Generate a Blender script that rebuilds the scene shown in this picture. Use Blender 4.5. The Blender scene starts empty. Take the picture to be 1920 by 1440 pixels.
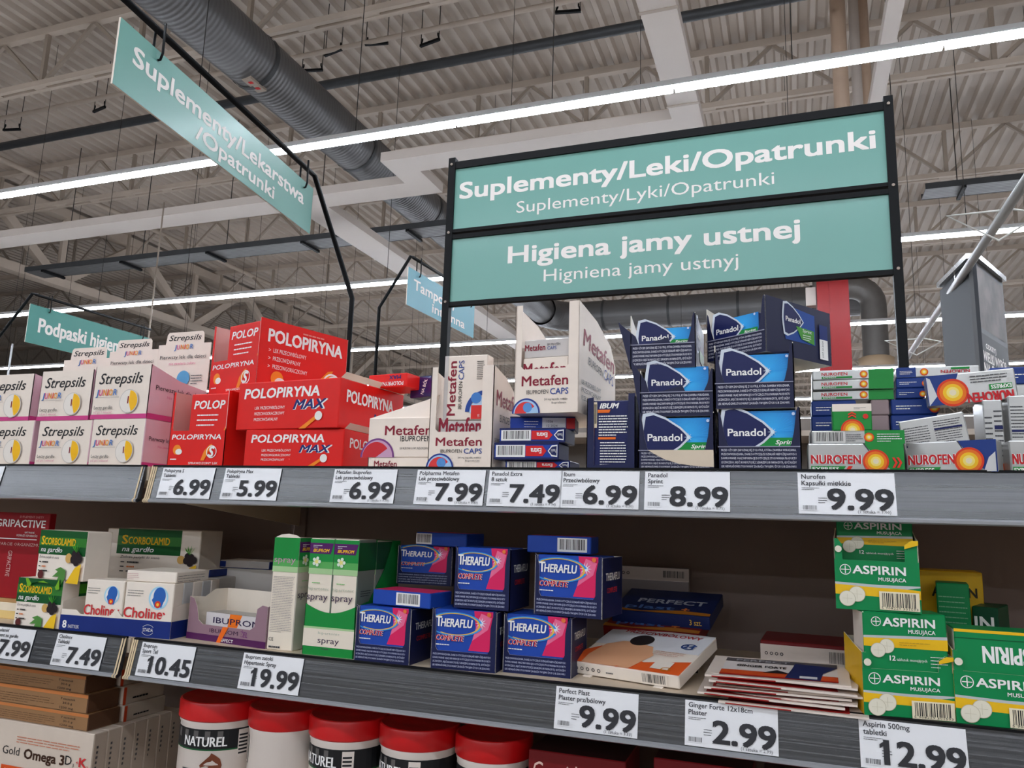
import bpy, math, random
from mathutils import Vector, Matrix
from mathutils.geometry import tessellate_polygon

random.seed(7)
scene = bpy.context.scene
COL = scene.collection
V = Vector

# ------------------------------------------------------------------ camera
H = 1.40                       # lens height above the floor
F = 1438.68                    # focal length for a 1920 px wide frame
YAW, PITCH, ROLL = 0.351286, 0.174224, 0.0305992
fwd = V((-math.sin(YAW) * math.cos(PITCH), math.cos(YAW) * math.cos(PITCH), math.sin(PITCH)))
rt = V((math.cos(YAW), math.sin(YAW), 0))
up = rt.cross(fwd)
RX = rt * math.cos(ROLL) + up * math.sin(ROLL)
RU = -rt * math.sin(ROLL) + up * math.cos(ROLL)
cam_data = bpy.data.cameras.new('camera')
cam_data.sensor_fit = 'HORIZONTAL'
cam_data.sensor_width = 36.0
cam_data.lens = F / 1920 * 36.0
cam_data.clip_start = 0.02
cam_data.clip_end = 300
cam = bpy.data.objects.new('camera', cam_data)
COL.objects.link(cam)
cam.matrix_world = Matrix(((RX.x, RU.x, -fwd.x, 0), (RX.y, RU.y, -fwd.y, 0), (RX.z, RU.z, -fwd.z, H), (0, 0, 0, 1)))
scene.camera = cam

# ------------------------------------------------------------------ world and exposure
world = bpy.data.worlds.new('world')
scene.world = world
world.use_nodes = True
world.node_tree.nodes['Background'].inputs[0].default_value = (0.9, 0.95, 1.0, 1)
world.node_tree.nodes['Background'].inputs[1].default_value = 0.05
vs = scene.view_settings
vs.view_transform = 'Standard'
vs.look = 'None'
vs.gamma = 1.0
vs.use_curve_mapping = False
vs.exposure = 0.38
LED_POWER = 44.0

# ------------------------------------------------------------------ measuring helpers (metres from the survey of the shelf)
def ray(px, py):
    return RX * ((px - 960) / F) + RU * ((720 - py) / F) + fwd

def at(px, py, y):
    d = ray(px, py)
    return V((0, 0, H)) + d * (y / d.y)

def atz(px, py, z):
    d = ray(px, py)
    return V((0, 0, H)) + d * ((z - H) / d.z)

def atx(px, py, x):
    d = ray(px, py)
    return V((0, 0, H)) + d * (x / d.x)

def sx(px, y, z):
    k = (px - 960) / F
    a = RX - fwd * k
    return -(a.y * y + a.z * (z - H)) / a.x

def sz(py, x, y):
    k = (720 - py) / F
    a = RU - fwd * k
    return H - (a.x * x + a.y * y) / a.z

# ------------------------------------------------------------------ materials
def lin(c):
    return tuple(((v / 255) / 12.92) if v / 255 <= 0.04045 else ((v / 255 + 0.055) / 1.055) ** 2.4 for v in c)

MATS = {}
def mat(name, rgb, rough=0.5, metal=0.0, var=0.0, scale=6.0, coat=0.0, emit=0.0, bump=0.0, bscale=40.0, stretch=None, spec=0.5):
    if name in MATS:
        return MATS[name]
    m = bpy.data.materials.new(name)
    m.use_nodes = True
    nt = m.node_tree
    b = nt.nodes['Principled BSDF']
    c = lin(rgb)
    b.inputs['Base Color'].default_value = (*c, 1)
    b.inputs['Roughness'].default_value = rough
    b.inputs['Metallic'].default_value = metal
    b.inputs['Specular IOR Level'].default_value = spec
    b.inputs['Coat Weight'].default_value = coat
    b.inputs['Coat Roughness'].default_value = 0.15
    if emit:
        b.inputs['Emission Color'].default_value = (*c, 1)
        b.inputs['Emission Strength'].default_value = emit
    if var or bump:
        tc = nt.nodes.new('ShaderNodeTexCoord')
        mp = nt.nodes.new('ShaderNodeMapping')
        nt.links.new(tc.outputs['Object'], mp.inputs['Vector'])
        if stretch:
            mp.inputs['Scale'].default_value = stretch
    if var:
        n = nt.nodes.new('ShaderNodeTexNoise')
        n.inputs['Scale'].default_value = scale
        n.inputs['Detail'].default_value = 4
        nt.links.new(mp.outputs['Vector'], n.inputs['Vector'])
        r = nt.nodes.new('ShaderNodeValToRGB')
        r.color_ramp.elements[0].position = 0.3
        r.color_ramp.elements[1].position = 0.7
        r.color_ramp.elements[0].color = (*[max(0, v * (1 - var)) for v in c], 1)
        r.color_ramp.elements[1].color = (*[min(1, v * (1 + var)) for v in c], 1)
        nt.links.new(n.outputs['Fac'], r.inputs['Fac'])
        nt.links.new(r.outputs['Color'], b.inputs['Base Color'])
    if bump:
        n2 = nt.nodes.new('ShaderNodeTexNoise')
        n2.inputs['Scale'].default_value = bscale
        nt.links.new(mp.outputs['Vector'], n2.inputs['Vector'])
        bp = nt.nodes.new('ShaderNodeBump')
        bp.inputs['Strength'].default_value = bump
        bp.inputs['Distance'].default_value = 0.002
        nt.links.new(n2.outputs['Fac'], bp.inputs['Height'])
        nt.links.new(bp.outputs['Normal'], b.inputs['Normal'])
    MATS[name] = m
    return m

def card(r, g, b):                                    # printed cardboard of one colour
    return mat('card_%d_%d_%d' % (r, g, b), (r, g, b), 0.42, var=0.03, scale=30, coat=0.03, spec=0.25)

def ink_m(r, g, b):                                   # printing ink of one colour
    return mat('ink_%d_%d_%d' % (r, g, b), (r, g, b), 0.42, spec=0.25)

WHITE = card(242, 230, 216)
BOARD = card(222, 205, 182)                           # bare grey-beige inside of cartons
INKW = ink_m(245, 243, 240)
INKK = ink_m(28, 27, 30)
NAVY = card(24, 30, 72)

# ------------------------------------------------------------------ mesh building
class MB:
    def __init__(s):
        s.v, s.f, s.mi, s.ms = [], [], [], []
        s.on = []
        s.cuts = []                                   # where the print of another face begins
    def slot(s, m):
        if m not in s.ms:
            s.ms.append(m)
        return s.ms.index(m)
    def face(s, pts, m):
        k = len(s.v)
        s.v += [tuple(p) for p in pts]
        s.f.append(tuple(range(k, k + len(pts))))
        s.mi.append(s.slot(m))
    def mesh(s, pts, faces, m):
        k = len(s.v)
        s.v += [tuple(p) for p in pts]
        i = s.slot(m)
        for f in faces:
            s.f.append(tuple(a + k for a in f))
            s.mi.append(i)
    def box(s, a, b, m, mf=None):
        """axis-aligned box; mf: material per face in the order -y +y -x +x bottom top"""
        x0, y0, z0 = a
        x1, y1, z1 = b
        p = [(x0, y0, z0), (x1, y0, z0), (x1, y1, z0), (x0, y1, z0), (x0, y0, z1), (x1, y0, z1), (x1, y1, z1), (x0, y1, z1)]
        fs = [(0, 1, 5, 4), (2, 3, 7, 6), (3, 0, 4, 7), (1, 2, 6, 5), (3, 2, 1, 0), (4, 5, 6, 7)]
        k = len(s.v)
        s.v += p
        for i, f in enumerate(fs):
            s.f.append(tuple(q + k for q in f))
            s.mi.append(s.slot((mf or {}).get(i, m)))
    def bar(s, a, b, w, h, m, upv=(0, 0, 1)):
        """rectangular bar from a to b"""
        a, b = V(a), V(b)
        d = (b - a).normalized()
        u = V(upv)
        if abs(d.dot(u)) > 0.98:
            u = V((1, 0, 0))
        l = d.cross(u).normalized()
        u = l.cross(d)
        l *= w / 2
        u *= h / 2
        p = [a - l - u, a + l - u, a + l + u, a - l + u, b - l - u, b + l - u, b + l + u, b - l + u]
        s.mesh(p, [(3, 2, 1, 0), (4, 5, 6, 7), (0, 1, 5, 4), (1, 2, 6, 5), (2, 3, 7, 6), (3, 0, 4, 7)], m)
    def tube(s, path, r, m, n=10, caps=True):
        path = [V(p) for p in path]
        rings = []
        pts = []
        prev = None
        for i, p in enumerate(path):
            d = (path[min(i + 1, len(path) - 1)] - path[max(i - 1, 0)]).normalized()
            u = prev if prev else (V((0, 0, 1)) if abs(d.z) < 0.9 else V((1, 0, 0)))
            l = d.cross(u).normalized()
            u = l.cross(d).normalized()
            prev = u
            rr = r[i] if isinstance(r, (list, tuple)) else r
            rings.append(len(pts))
            for k in range(n):
                a = 2 * math.pi * k / n
                pts.append(p + l * (math.cos(a) * rr) + u * (math.sin(a) * rr))
        fs = []
        for i in range(len(path) - 1):
            for k in range(n):
                k2 = (k + 1) % n
                fs.append((rings[i] + k, rings[i] + k2, rings[i + 1] + k2, rings[i + 1] + k))
        if caps:
            fs.append(tuple(range(n - 1, -1, -1)))
            fs.append(tuple(rings[-1] + k for k in range(n)))
        s.mesh(pts, fs, m)
    def lathe(s, prof, c, m, n=40):
        pts, fs = [], []
        for (r, z) in prof:
            for k in range(n):
                a = 2 * math.pi * k / n
                pts.append((c[0] + r * math.cos(a), c[1] + r * math.sin(a), c[2] + z))
        for i in range(len(prof) - 1):
            for k in range(n):
                k2 = (k + 1) % n
                fs.append((i * n + k, i * n + k2, (i + 1) * n + k2, (i + 1) * n + k))
        s.mesh(pts, fs, m)
    def prism(s, fr, poly, t, mo, mi=None, me=None):
        """a flat panel: 2-D outline in a face frame, thickness t going inwards"""
        O, U, W, N = fr
        mi = mi or mo
        me = me or mi
        tri = tessellate_polygon([[V((p[0], p[1], 0)) for p in poly]])
        a = [O + U * p[0] + W * p[1] for p in poly]
        b = [q - N * t for q in a]
        def ori(tr, flip):
            p0, p1, p2 = [V(poly[i]) for i in tr]
            ccw = (p1.x - p0.x) * (p2.y - p0.y) - (p1.y - p0.y) * (p2.x - p0.x) > 0
            return tr if ccw != flip else (tr[0], tr[2], tr[1])
        flipN = U.cross(W).dot(N) < 0
        s.mesh(a, [ori(t3, flipN) for t3 in tri], mo)
        s.mesh(b, [ori(t3, not flipN) for t3 in tri], mi)
        n = len(poly)
        for i in range(n):
            j = (i + 1) % n
            s.face([a[i], a[j], b[j], b[i]], me)
    def build(s, name, parent=None, smooth=False):
        cuts = sorted(set(c for c in s.cuts if 0 < c[0] < len(s.f)))
        if cuts:                                      # one print object for each printed face
            edges = [(0, 0)] + cuts + [(len(s.f), len(s.v))]
            for (f0, v0), (f1, v1) in zip(edges, edges[1:]):
                m = MB()
                m.v = s.v[v0:v1]
                m.f = [tuple(i - v0 for i in f) for f in s.f[f0:f1]]
                m.ms = s.ms
                m.mi = s.mi[f0:f1]
                m.on = s.on[edges.index((f0, v0))] if len(s.on) == len(edges) - 1 else None
                o = m.build(name, parent, smooth)
            return o
        if name == 'print' and parent:                # print belongs to the panel that carries it
            on = getattr(s, 'on', None)
            if isinstance(on, list):
                on = on[0] if len(on) == 1 else None
            want = ['carton', 'paper', 'pouch', 'jar', 'poster_frame']
            if on:
                n, oy = on
                want += ['side_panel'] if abs(n.x) > 0.9 else ['header_card', 'front_panel'] if oy > 0.02 else ['front_panel']
            for wn in want:
                hit = [c for c in parent.children if c.name.split('.')[0] == wn]
                if hit:
                    parent = hit[0]
                    break
        me =        me = bpy.data.meshes.new(name)
        me.from_pydata(s.v, [], s.f)
        for m in s.ms:
            me.materials.append(m)
        me.polygons.foreach_set('material_index', s.mi)
        if smooth:
            me.polygons.foreach_set('use_smooth', [True] * len(s.f))
        me.update()
        o = bpy.data.objects.new(name, me)
        COL.objects.link(o)
        if parent:
            o.parent = parent
        return o

def auto_smooth(o, deg=40):
    o.data.set_sharp_from_angle(angle=math.radians(deg))

def tag(o, label=None, cat=None, group=None, kind=None):
    for k, v in (('label', label), ('category', cat), ('group', group), ('kind', kind)):
        if v:
            o[k] = v
    return o

def thing(name, label, cat, loc=(0, 0, 0), yaw=0.0, group=None, rot=None):
    o = bpy.data.objects.new(name, None)
    o.empty_display_size = 0.02
    COL.objects.link(o)
    o.location = loc
    o.rotation_euler = rot if rot else (0, 0, yaw)
    return tag(o, label, cat, group)

def one(name, mb, label, cat, group=None, smooth=False):
    return tag(mb.build(name, None, smooth), label, cat, group)

# ------------------------------------------------------------------ lettering
TC = {}
def glyphs(body, bold, ital, res):
    key = (body, bold, ital, res)
    if key in TC:
        return TC[key]
    c = bpy.data.curves.new('lettering', 'FONT')
    c.body = body
    c.size = 1.0
    c.offset = bold
    c.shear = ital
    c.resolution_u = res
    o = bpy.data.objects.new('lettering', c)
    COL.objects.link(o)
    dg = bpy.context.evaluated_depsgraph_get()
    me = bpy.data.meshes.new_from_object(o.evaluated_get(dg))
    vs_ = [(v.co.x, v.co.y) for v in me.vertices]
    fs_ = [tuple(p.vertices) for p in me.polygons]
    bpy.data.objects.remove(o)
    bpy.data.curves.remove(c)
    bpy.data.meshes.remove(me)
    xs = [q[0] for q in vs_] or [0, 1]
    TC[key] = (vs_, fs_, min(xs), max(xs))
    return TC[key]

CAP = max(q[1] for q in glyphs('H', 0, 0, 2)[0])

class Ink:
    """flat print on one face of a carton, sign or tag"""
    def __init__(s, mb, fr, lift=0.0004):
        s.mb, (s.O, s.U, s.W, s.N), s.k = mb, fr, lift
        if not mb.cuts or mb.cuts[-1][0] != len(mb.f):
            mb.on.append((fr[3], fr[0].y))
        mb.cuts.append((len(mb.f), len(mb.v)))
    def P(s, u, v):
        return s.O + s.U * u + s.W * v + s.N * s.k
    def up(s):
        s.k += 0.00012
    def rect(s, u0, v0, u1, v1, m):
        s.mb.face([s.P(u0, v0), s.P(u1, v0), s.P(u1, v1), s.P(u0, v1)], m)
        s.up()
    def poly(s, pts, m):
        tri = tessellate_polygon([[V((p[0], p[1], 0)) for p in pts]])
        s.mb.mesh([s.P(*p) for p in pts], [tuple(t) for t in tri], m)
        s.up()
    def disc(s, u, v, r, m, ry=None, n=28, a0=0, a1=2 * math.pi):
        ry = ry or r
        full = a1 - a0 > 6.28
        pts = [(u + r * math.cos(a0 + (a1 - a0) * i / n), v + ry * math.sin(a0 + (a1 - a0) * i / n)) for i in range(n if full else n + 1)]
        if not full:
            pts.append((u, v))
        s.mb.mesh([s.P(*p) for p in pts], [tuple(range(len(pts)))], m)
        s.up()
    def ring(s, u, v, r0, r1, m, n=28, a0=0, a1=2 * math.pi, ey=1.0):
        pts, fs = [], []
        for i in range(n + 1):
            a = a0 + (a1 - a0) * i / n
            for r in (r0, r1):
                pts.append(s.P(u + r * math.cos(a), v + r * ey * math.sin(a)))
        for i in range(n):
            fs.append((2 * i, 2 * i + 1, 2 * i + 3, 2 * i + 2))
        s.mb.mesh(pts, fs, m)
        s.up()
    def text(s, u, v, body, h, m, w=None, bold=0.0, ital=0.0, anchor='l', rot=0, res=2):
        vs_, fs_, x0, x1 = glyphs(body, 0.0, ital, res)
        ky = h / CAP
        kx = ky if w is None else w / (x1 - x0)
        width = (x1 - x0) * kx
        off = {'l': 0, 'c': -width / 2, 'r': -width}[anchor]
        ca, sa = math.cos(math.radians(rot)), math.sin(math.radians(rot))
        e = bold * ky * 0.8
        for (ox, oy) in (((0, 0),) if not bold else ((-e, -e * .7), (e, -e * .7), (-e, e * .7), (e, e * .7))):
            pts = []
            for (x, y) in vs_:
                a, b = (x - x0) * kx + off + ox, y * ky + oy
                pts.append(s.P(u + a * ca - b * sa, v + a * sa + b * ca))
            s.mb.mesh(pts, fs_, m)
            if bold:
                s.k += 0.00003
        s.up()
        return width
    def bars(s, u, v, w, h, n, m, fill=0.45, seed=1):
        """n rows of unreadably small print"""
        rn = random.Random(seed)
        for i in range(n):
            y = v + h * (n - 1 - i) / max(1, n)
            x = u
            ww = w * (1.0 if i < n - 1 else rn.uniform(0.5, 0.9)) * rn.uniform(0.9, 1.0)
            while x < u + ww - 0.0005:
                l = min(rn.uniform(0.04, 0.16) * w, u + ww - x)
                s.mb.face([s.P(x, y), s.P(x + l, y), s.P(x + l, y + h / n * fill), s.P(x, y + h / n * fill)], m)
                x += l + 0.014 * w
        s.up()
    def barcode(s, u, v, w, h, ground=INKW, seed=3):
        s.rect(u, v, u + w, v + h, ground)
        rn = random.Random(seed)
        x = u + w * 0.07
        while x < u + w * 0.93:
            l = w * rn.choice((0.010, 0.016, 0.026))
            s.mb.face([s.P(x, v + h * 0.16), s.P(x + l, v + h * 0.16), s.P(x + l, v + h * 0.92), s.P(x, v + h * 0.92)], INKK)
            x += l + w * rn.choice((0.012, 0.02, 0.03))
        s.up()

def frames(w, d, h, o=(0, 0, 0)):
    O = V(o)
    X, Y, Z = V((1, 0, 0)), V((0, 1, 0)), V((0, 0, 1))
    return {'front': (O, X, Z, -Y), 'right': (O + X * w, Y, Z, X), 'left': (O + Y * d, -Y, Z, -X),
            'top': (O + Z * h, X, Y, Z), 'back': (O + X * w + Y * d, -X, Z, Y)}

ZU, ZL = 1.465, 1.204          # tops of the two shelf boards
YF = 0.966                     # where the front row of cartons stands

def place(pl, pr, zb, y=YF, y2=None):
    """base corner, turn and width of something whose front spans two measured columns"""
    y2 = y if y2 is None else y2
    a = V((sx(pl, y, zb), y, zb))
    b = V((sx(pr, y2, zb), y2, zb))
    return a, math.atan2(b.y - a.y, b.x - a.x), (b - a).length

def onshelf(a, b, z=ZL):
    a, b = atz(*a, z), atz(*b, z)
    return a, math.atan2(b.y - a.y, b.x - a.x), (b - a).length

def carton(name, label, cat, pos, h, d, m, mf=None, group=None, rot=None):
    """closed carton; returns root, print collector, face frames, width"""
    a, yaw, w = pos
    root = thing(name, label, cat, a, yaw, group, rot and (rot[0], rot[1], yaw + rot[2]))
    mb = MB()
    e = 0.0012                                        # softened edges
    mb.box((0, 0, 0), (w, d, h), m, mf)
    c = mb.build('carton', root)
    bv = c.modifiers.new('edge', 'BEVEL')
    bv.width = min(e, h * 0.1)
    bv.segments = 1
    return root, MB(), frames(w, d, h), w

def tray(name, label, cat, pos, d, front, side, hb, mo, mi, group=None, rot=None, sideR=None, bw=None, band=None):
    """open display carton from cut panels: front outline, side outline(s), back height"""
    a, yaw, w = pos
    root = thing(name, label, cat, a, yaw, group, rot and (rot[0], rot[1], yaw + rot[2]))
    t = 0.0011
    fr = frames(w, d, hb)
    mb = MB(); mb.prism(fr['front'], front, t, mo, mi); mb.build('front_panel', root)
    mb = MB(); mb.prism(fr['right'], sideR or side, t, mo, mi); mb.build('side_panel', root)
    mb = MB(); mb.prism(fr['left'], [(d - u, v) for u, v in (side)][::-1], t, mo, mi); mb.build('side_panel', root)
    mb = MB(); mb.prism(fr['back'], [(0, 0), (w, 0), (w, hb), (0, hb)], t, mo, mi); mb.build('back_panel', root)
    mb = MB(); mb.box((t, t, 0.0), (w - t, d - t, t), mi); mb.build('base', root)
    return root, MB(), fr, w

# ================================================================== the hall
def structure(o):
    o['kind'] = 'structure'
    return o

STEEL = mat('painted_steel', (190, 175, 160), 0.55, var=0.08, scale=2.0)
STEELD = mat('painted_steel_grey', (160, 146, 132), 0.55, var=0.08, scale=2.0)
DECK = mat('roof_sheet', (188, 175, 162), 0.5, var=0.10, scale=0.7)
DUCTM = mat('duct_sheet', (98, 97, 97), 0.42, metal=0.35, var=0.08, scale=1.2)
WHITEB = mat('white_boxing', (186, 175, 166), 0.5, var=0.03, scale=1.5)
BLACKM = mat('black_metal', (14, 15, 17), 0.5, spec=0.15)
PIPED = mat('dark_pipe', (52, 54, 56), 0.5, var=0.1)
WIRE = mat('wire', (40, 38, 36), 0.5)
CHROME = mat('chrome', (200, 200, 200), 0.22, metal=0.9)

def duct_rings(m, axis):
    nt = m.node_tree
    b = nt.nodes['Principled BSDF']
    tc = nt.nodes.new('ShaderNodeTexCoord')
    w = nt.nodes.new('ShaderNodeTexWave')
    w.bands_direction = axis
    w.inputs['Scale'].default_value = 5.5
    w.inputs['Distortion'].default_value = 0.15
    bp = nt.nodes.new('ShaderNodeBump')
    bp.inputs['Strength'].default_value = 0.16
    bp.inputs['Distance'].default_value = 0.02
    nt.links.new(tc.outputs['Object'], w.inputs['Vector'])
    nt.links.new(w.outputs['Fac'], bp.inputs['Height'])
    nt.links.new(bp.outputs['Normal'], b.inputs['Normal'])

duct_rings(DUCTM, 'Y')

floor_m = mat('floor_tile', (128, 120, 112), 0.35, var=0.05, scale=3)
mb = MB(); mb.box((-42, -14, -0.1), (22, 62, 0.0), floor_m)
structure(mb.build('floor'))
wallm = mat('hall_wall', (196, 186, 170), 0.7, var=0.04)
for nm, a, b in (('wall_back', (-42, 62, 0), (22, 62.2, 9)), ('wall_front', (-42, -14.2, 0), (22, -14, 9)),
                 ('wall_left', (-42.2, -14, 0), (-42, 62, 9)), ('wall_right', (22, -14, 0), (22.2, 62, 9))):
    mb = MB(); mb.box(a, b, wallm); structure(mb.build(nm))

# corrugated roof sheet, ribs running away from the shelf
ZR = 8.40
pitch = 0.235
pts, fs = [], []
x = -42.0
prof = []
while x < 22:
    prof += [(x, 0.075), (x + 0.105, 0.075), (x + 0.135, 0.0), (x + 0.205, 0.0)]
    x += pitch
ys = [-14, 62]
for yy in ys:
    for (px_, pz) in prof:
        pts.append((px_, yy, ZR + pz))
n = len(prof)
for i in range(n - 1):
    fs.append((i + 1, i, n + i, n + i + 1))
mb = MB(); mb.mesh(pts, fs, DECK)
structure(mb.build('ceiling'))

# roof trusses across the hall
YJ = [10.75 + 3.42 * k for k in range(-2, 14)]
XJ0, XJ1, NODE = -34.0, 15.0, 1.84
X0N = -4.68
def truss(y, k):
    t = thing('roof_truss', ORD[k] + ' grey steel roof truss counting away from the shelves', 'roof truss', (0, y, 0), group='roof trusses under the corrugated sheet')
    mb = MB()
    mb.box((XJ0, -0.05, 8.285), (XJ1, 0.05, 8.395), STEEL)
    mb.build('top_chord', t)
    mb = MB()
    for s in (-1, 1):
        mb.box((XJ0, s * 0.055 - 0.03, 7.42), (XJ1, s * 0.055 + 0.03, 7.50), STEEL)
    xx = X0N - NODE * 16
    while xx < XJ1:
        mb.box((xx - 0.12, -0.03, 7.425), (xx + 0.12, 0.03, 7.495), STEEL)
        xx += NODE / 2
    mb.build('bottom_chord', t)
    rest = MB()
    i = -16
    while X0N + i * NODE < XJ1 - 1:
        xc = X0N + i * NODE
        near = k in (1, 2, 3, 4, 5) and (-12 if k < 4 else -17) < xc < (2 if k < 4 else 4.5)
        for (a, b, w) in (((xc, 0, 7.46), (xc, 0, 8.30), 0.06), ((xc, 0, 7.46), (xc + NODE / 2, 0, 8.30), 0.05), ((xc, 0, 7.46), (xc - NODE / 2, 0, 8.30), 0.05)):
            if xc < XJ0:
                continue
            m1 = MB() if near else rest
            m1.bar(a, b, w, w, STEELD, (0, 1, 0))
            if near:
                m1.build('brace', t)
        i += 1
    if rest.v:
        o = rest.build('bracing', t)
        o['kind'] = 'stuff'
    return t
ORD = ['first', 'second', 'third', 'fourth', 'fifth', 'sixth', 'seventh', 'eighth', 'ninth', 'tenth', 'eleventh', 'twelfth', 'thirteenth', 'fourteenth', 'fifteenth', 'sixteenth']
for k, y in enumerate(YJ):
    truss(y, k)

# deep girder running away from the shelves on the far side of the hall
def girder(xg, label):
    t = thing('main_girder', label, 'girder', (xg, 0, 0), group='deep main girders')
    mb = MB(); mb.box((-0.14, -6, 6.42), (0.14, 60, 6.62), STEEL); mb.build('bottom_chord', t)
    mb = MB(); mb.box((-0.14, -6, 8.06), (0.14, 60, 8.28), STEEL); mb.build('top_chord', t)
    y = 12.6 - 4.25 * 4
    while y < 58:
        for a, b, w in (((0, y, 6.52), (0, y + 2.12, 8.15), 0.2), ((0, y, 6.52), (0, y - 2.12, 8.15), 0.2), ((0, y, 6.52), (0, y, 8.15), 0.13)):
            mb = MB(); mb.bar(a, b, w, w * 0.8, STEEL, (1, 0, 0)); mb.build('diagonal', t)
        y += 4.25
girder(-16.0, 'deep white steel girder running away above the pink-sided boxes')
mb = MB(); mb.tube([(-16 + 1.4, 2, 8.15), (-16 + 1.4, 60, 8.15)], 0.06, STEEL, 8)
one('roof_pipe', mb, 'long pale pipe running beside the deep girder', 'pipe', smooth=True)

# cross pipe with its trapeze hangers
mb = MB(); mb.tube([(-15.7, 8.35, 7.32), (15, 8.35, 7.32)], 0.065, PIPED, 12)
one('sprinkler_pipe', mb, 'dark grey thick pipe crossing under the roof sheet behind the white boxing', 'pipe', smooth=True)
mb = MB(); mb.tube([(-15.7, 8.05, 7.62), (15, 8.05, 7.62)], 0.035, STEEL, 8)
one('conduit', mb, 'thin pale conduit running just above the dark pipe', 'pipe', smooth=True)
HL = ['leftmost', 'second from left', 'third from left', 'fourth from left', 'fifth from left', 'sixth from left', 'seventh from left', 'eighth from left']
for i, (px_, py_) in enumerate(((22, 243), (186, 205), (585, 132), (625, 98), (706, 82), (806, 80), (1065, 22))):
    p = atz(px_, py_, 7.6)
    t = thing('strut_hanger', 'black strut hanger on rods below roof sheet, ' + HL[i], 'hanger', p, 0.2 * (-1) ** i, group='strut hangers under the roof')
    mb = MB(); mb.bar((-0.16, 0, 0), (0.16, 0, 0), 0.035, 0.035, BLACKM); mb.build('strut', t)
    for s in (-0.15, 0.15):
        mb = MB(); mb.tube([(s, 0, 0), (s, 0, 0.79)], 0.006, WIRE, 6); mb.build('rod', t)
        mb = MB(); mb.tube([(s, 0, 0.02), (s * 0.86, 0, 0.07), (s * 0.86, 0, 0.10)], 0.011, BLACKM, 6); mb.build('hook', t)

# round ventilation duct
t = thing('round_duct', 'big grey round ventilation duct running away above the hanging sign', 'duct', (-5.65, 0, 6.48))
mb = MB(); mb.tube([(0, -3, 0), (0, 17.4, 0)], 0.325, DUCTM, 40, False)
o = mb.build('tube', t, True)
for y in (4.35, 6.5, 8.7, 10.9, 13.1, 15.3):
    mb = MB(); mb.tube([(0, y - 0.03, 0), (0, y + 0.03, 0)], 0.335, PIPED, 40, False); mb.build('band', t, True)
ell = [(0, 17.4, 0)] + [(0.8 - 0.8 * math.cos(a), 17.4 + 0.8 * math.sin(a), 0) for a in [math.pi / 2 * i / 6 for i in range(1, 7)]]
mb = MB(); mb.tube(ell, 0.37, DUCTM, 32, False); mb.build('elbow', t, True)
mb = MB(); mb.tube([(0.8, 18.2, 0), (7.2, 18.2, 0)], 0.37, DUCTM, 32, False); mb.build('cross_tube', t, True)
for x in (1.4, 3.0, 4.6, 6.2):
    mb = MB(); mb.tube([(x - 0.03, 18.2, 0), (x + 0.03, 18.2, 0)], 0.385, PIPED, 32, False); mb.build('band', t, True)
# cover plate on the duct
yp = atz(462, 163, 6.15).y
mb = MB(); mb.box((0.00, yp - 0.14, -0.332), (0.12, yp + 0.14, -0.30), STEELD); mb.build('access_plate', t)
for y in (yp - 0.08, yp + 0.04):
    mb = MB(); mb.box((0.04, y, -0.336), (0.09, y + 0.04, -0.331), ink_m(190, 20, 25)); mb.build('red_clip', t)

dm2 = mat('duct_sheet_down', (104, 100, 96), 0.45, metal=0.3, var=0.08)
t = thing('down_duct', 'grey ventilation duct bending down beside the red column', 'duct', (1.55, 17.0, 0))
cx, cz = 0.16, 6.42
path = [(-1.0, 0, cz)] + [(cx - 0.42 + 0.42 * math.sin(a), 0, cz - 0.42 + 0.42 * math.cos(a)) for a in [math.pi / 2 * i / 6 for i in range(0, 7)]] + [(cx, 0, 4.9)]
mb = MB(); mb.tube(path, 0.25, dm2, 28, False); mb.build('tube', t, True)
mb = MB(); mb.lathe([(0.27, 0.0), (0.34, -0.03), (0.34, -0.22), (0.25, -0.3)], (cx, 0, 4.9), mat('tan_sheet', (170, 146, 118), 0.5), 28); mb.build('outlet', t, True)

# boxed-in white trunking
def boxing(label, a, b):
    mb = MB(); mb.box(a, b, WHITEB)
    one('ceiling_boxing', mb, label, 'boxing', 'white ceiling boxing')
zb0, zb1 = 5.0, 5.10
boxing('wide white ceiling boxing running away above the framed sign', (-0.92, 1.0, zb0), (-0.66, 9.4, zb1))
boxing('narrow white ceiling boxing running away beyond the light line, rightmost', (0.73, 1.0, zb0 + .01), (0.84, 9.4, zb1))
boxing('white ceiling boxing crossing just behind the framed sign', (-3.60, 6.48, zb0), (-0.92, 6.80, zb1))
boxing('short white ceiling boxing linking two crossing pieces under the duct', (-3.90, 6.48, zb0), (-3.60, 7.36, zb1))
boxing('long white ceiling boxing crossing behind the slanted hanging sign', (-20.0, 7.02, zb0), (-3.90, 7.36, zb1))
boxing('white ceiling boxing running away behind the small blue sign', (-5.52, 7.36, zb0), (-5.10, 26, zb1))
# perforated joint strips on the wide boxing
for y in (4.93, 6.25):
    mb = MB(); mb.box((-0.93, y, zb0 - 0.006), (-0.65, y + 0.03, zb0), STEELD)
    one('joint_strip', mb, 'thin perforated joint strip under the wide boxing, ' + ('nearer one' if y < 5 else 'farther one'), 'strip', 'joint strips')

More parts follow.
